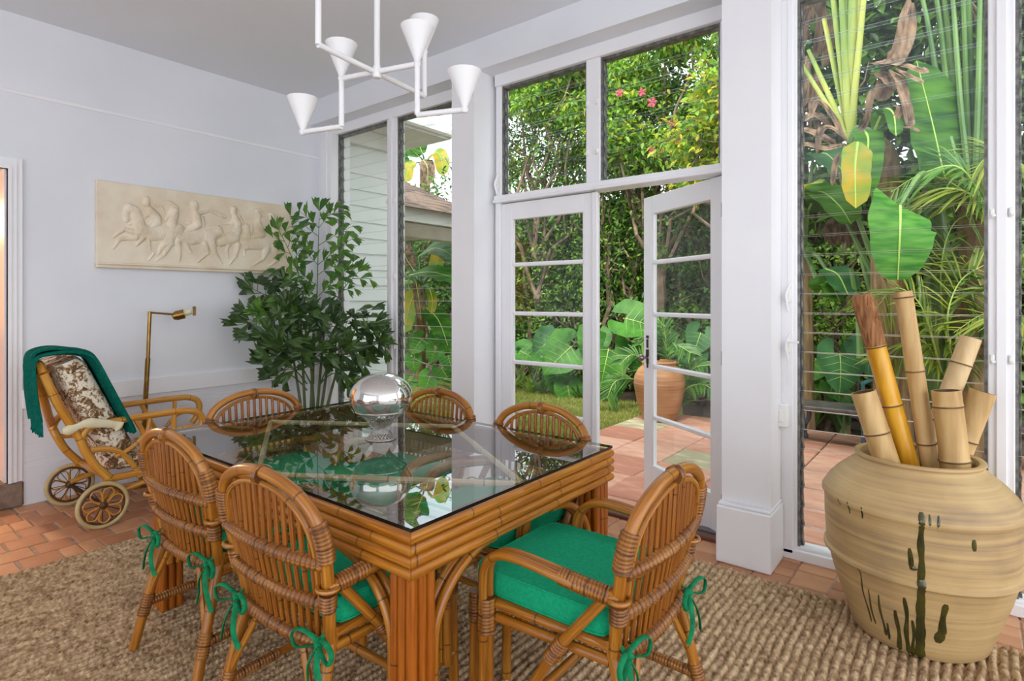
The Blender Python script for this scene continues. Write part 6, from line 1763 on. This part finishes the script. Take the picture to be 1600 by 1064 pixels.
# ---------------------------------------------------------------- neighbouring wing and porch
wing = thing('house_wing', 'white clapboard house wing close outside the left louvred panel', 'building', (-4.86, 3.5, -0.1))
o3 = np.array([-4.86, 3.5, -0.1])
def wbox(parent, name, mt_, x0, x1, y0, y1, z0, z1, b=0.0):
    q_ = MB(); q_.box(x0 + 4.86, x1 + 4.86, y0 - 3.5, y1 - 3.5, z0 + 0.1, z1 + 0.1, b); return q_.build(name, mt_, parent, smooth=False)
wbox(wing, 'wall', 'clapboard', -5.6, -4.90, 3.47, 4.12, -0.1, 3.02)
nbd = 18
for k in range(nbd):
    z = -0.02 + k * 0.162
    q_ = MB()
    y0, y1 = -0.14, 0.64
    q_.add([(-0.05, y0, z), (0.0, y0, z), (-0.014, y0, z + 0.17), (-0.05, y0, z + 0.17), (-0.05, y1, z), (0.0, y1, z), (-0.014, y1, z + 0.17), (-0.05, y1, z + 0.17)],
           [(0, 1, 2, 3)[::-1], (4, 5, 6, 7), (1, 5, 6, 2)[::-1], (0, 4, 5, 1)[::-1], (3, 2, 6, 7)[::-1]])
    q_.build('clapboard', 'clapboard', wing, smooth=False)
wbox(wing, 'corner_board', 'eave_white', -4.91, -4.845, 4.10, 4.17, -0.1, 3.0, 0.004)
wbox(wing, 'frieze_board', 'eave_white', -4.90, -4.83, 3.465, 4.18, 2.93, 3.09, 0.004)
wbox(wing, 'soffit', 'eave_white', -5.6, -4.42, 3.47, 4.50, 3.09, 3.13)
wbox(wing, 'gutter', 'eave_white', -4.46, -4.36, 3.47, 4.56, 3.11, 3.21, 0.02)
wbox(wing, 'roof', 'eave_white', -5.6, -4.40, 3.47, 4.50, 3.21, 3.26, 0.01)
wbox(wing, 'fascia', 'eave_white', -5.6, -4.42, 4.48, 4.54, 3.10, 3.26, 0.006)
porch = thing('porch_roof', 'low porch roof with brown shingles and white fascia beyond the clapboard wing', 'roof', (-6.5, 5.4, 0))
ox, oy = -6.5, 5.4
def pbox(name, mt_, x0, x1, y0, y1, z0, z1, b=0.0, par=None):
    q_ = MB(); q_.box(x0 - ox, x1 - ox, y0 - oy, y1 - oy, z0, z1, b); return q_.build(name, mt_, par or porch, smooth=False)
pbox('fascia', 'eave_white', -5.66, -5.60, 4.55, 6.35, 2.36, 2.56, 0.004)
pbox('soffit', 'soffit', -8.0, -5.66, 4.55, 6.35, 2.30, 2.36)
pbox('beam', 'soffit', -5.80, -5.62, 4.55, 6.35, 2.16, 2.34, 0.004)
pbox('gable', 'eave_white', -8.0, -5.62, 6.30, 6.36, 2.30, 2.56)
sh = MB(); sh.box(-0.16, 0.16, -0.10, 0.10, -0.006, 0.006); sho = sh.build('shingle', 'shingle', porch, smooth=False)
first = True
for r_ in range(10):
    for c_ in range(10):
        x = -5.58 - 0.2 * r_ - 0.03; y = 4.65 + 0.205 * c_ * 0.9 + (0.09 if r_ % 2 else 0)
        z = 2.575 + 0.085 * r_
        loc = (x - ox, y - oy, z)
        if first: sho.location = loc; sho.rotation_euler = (0, 0.39, 0); first = False
        else: piece(sho.data, 'shingle', porch, loc, (0, 0.39 + rng.uniform(-.02, .02), 0))
q_ = MB(); q_.add([(-5.62 - ox, 4.55 - oy, 2.55), (-5.62 - ox, 6.35 - oy, 2.55), (-7.7 - ox, 6.35 - oy, 3.42), (-7.7 - ox, 4.55 - oy, 3.42)], [(0, 1, 2, 3)]); q_.build('roof_deck', 'shingle', porch, smooth=False)
for y in (4.7, 6.2):
    q_ = MB(); q_.box(-7.9 - ox, -7.78 - ox, y - 0.06 - oy, y + 0.06 - oy, -0.1, 2.34, 0.004); q_.build('post', 'eave_white', porch, smooth=False)
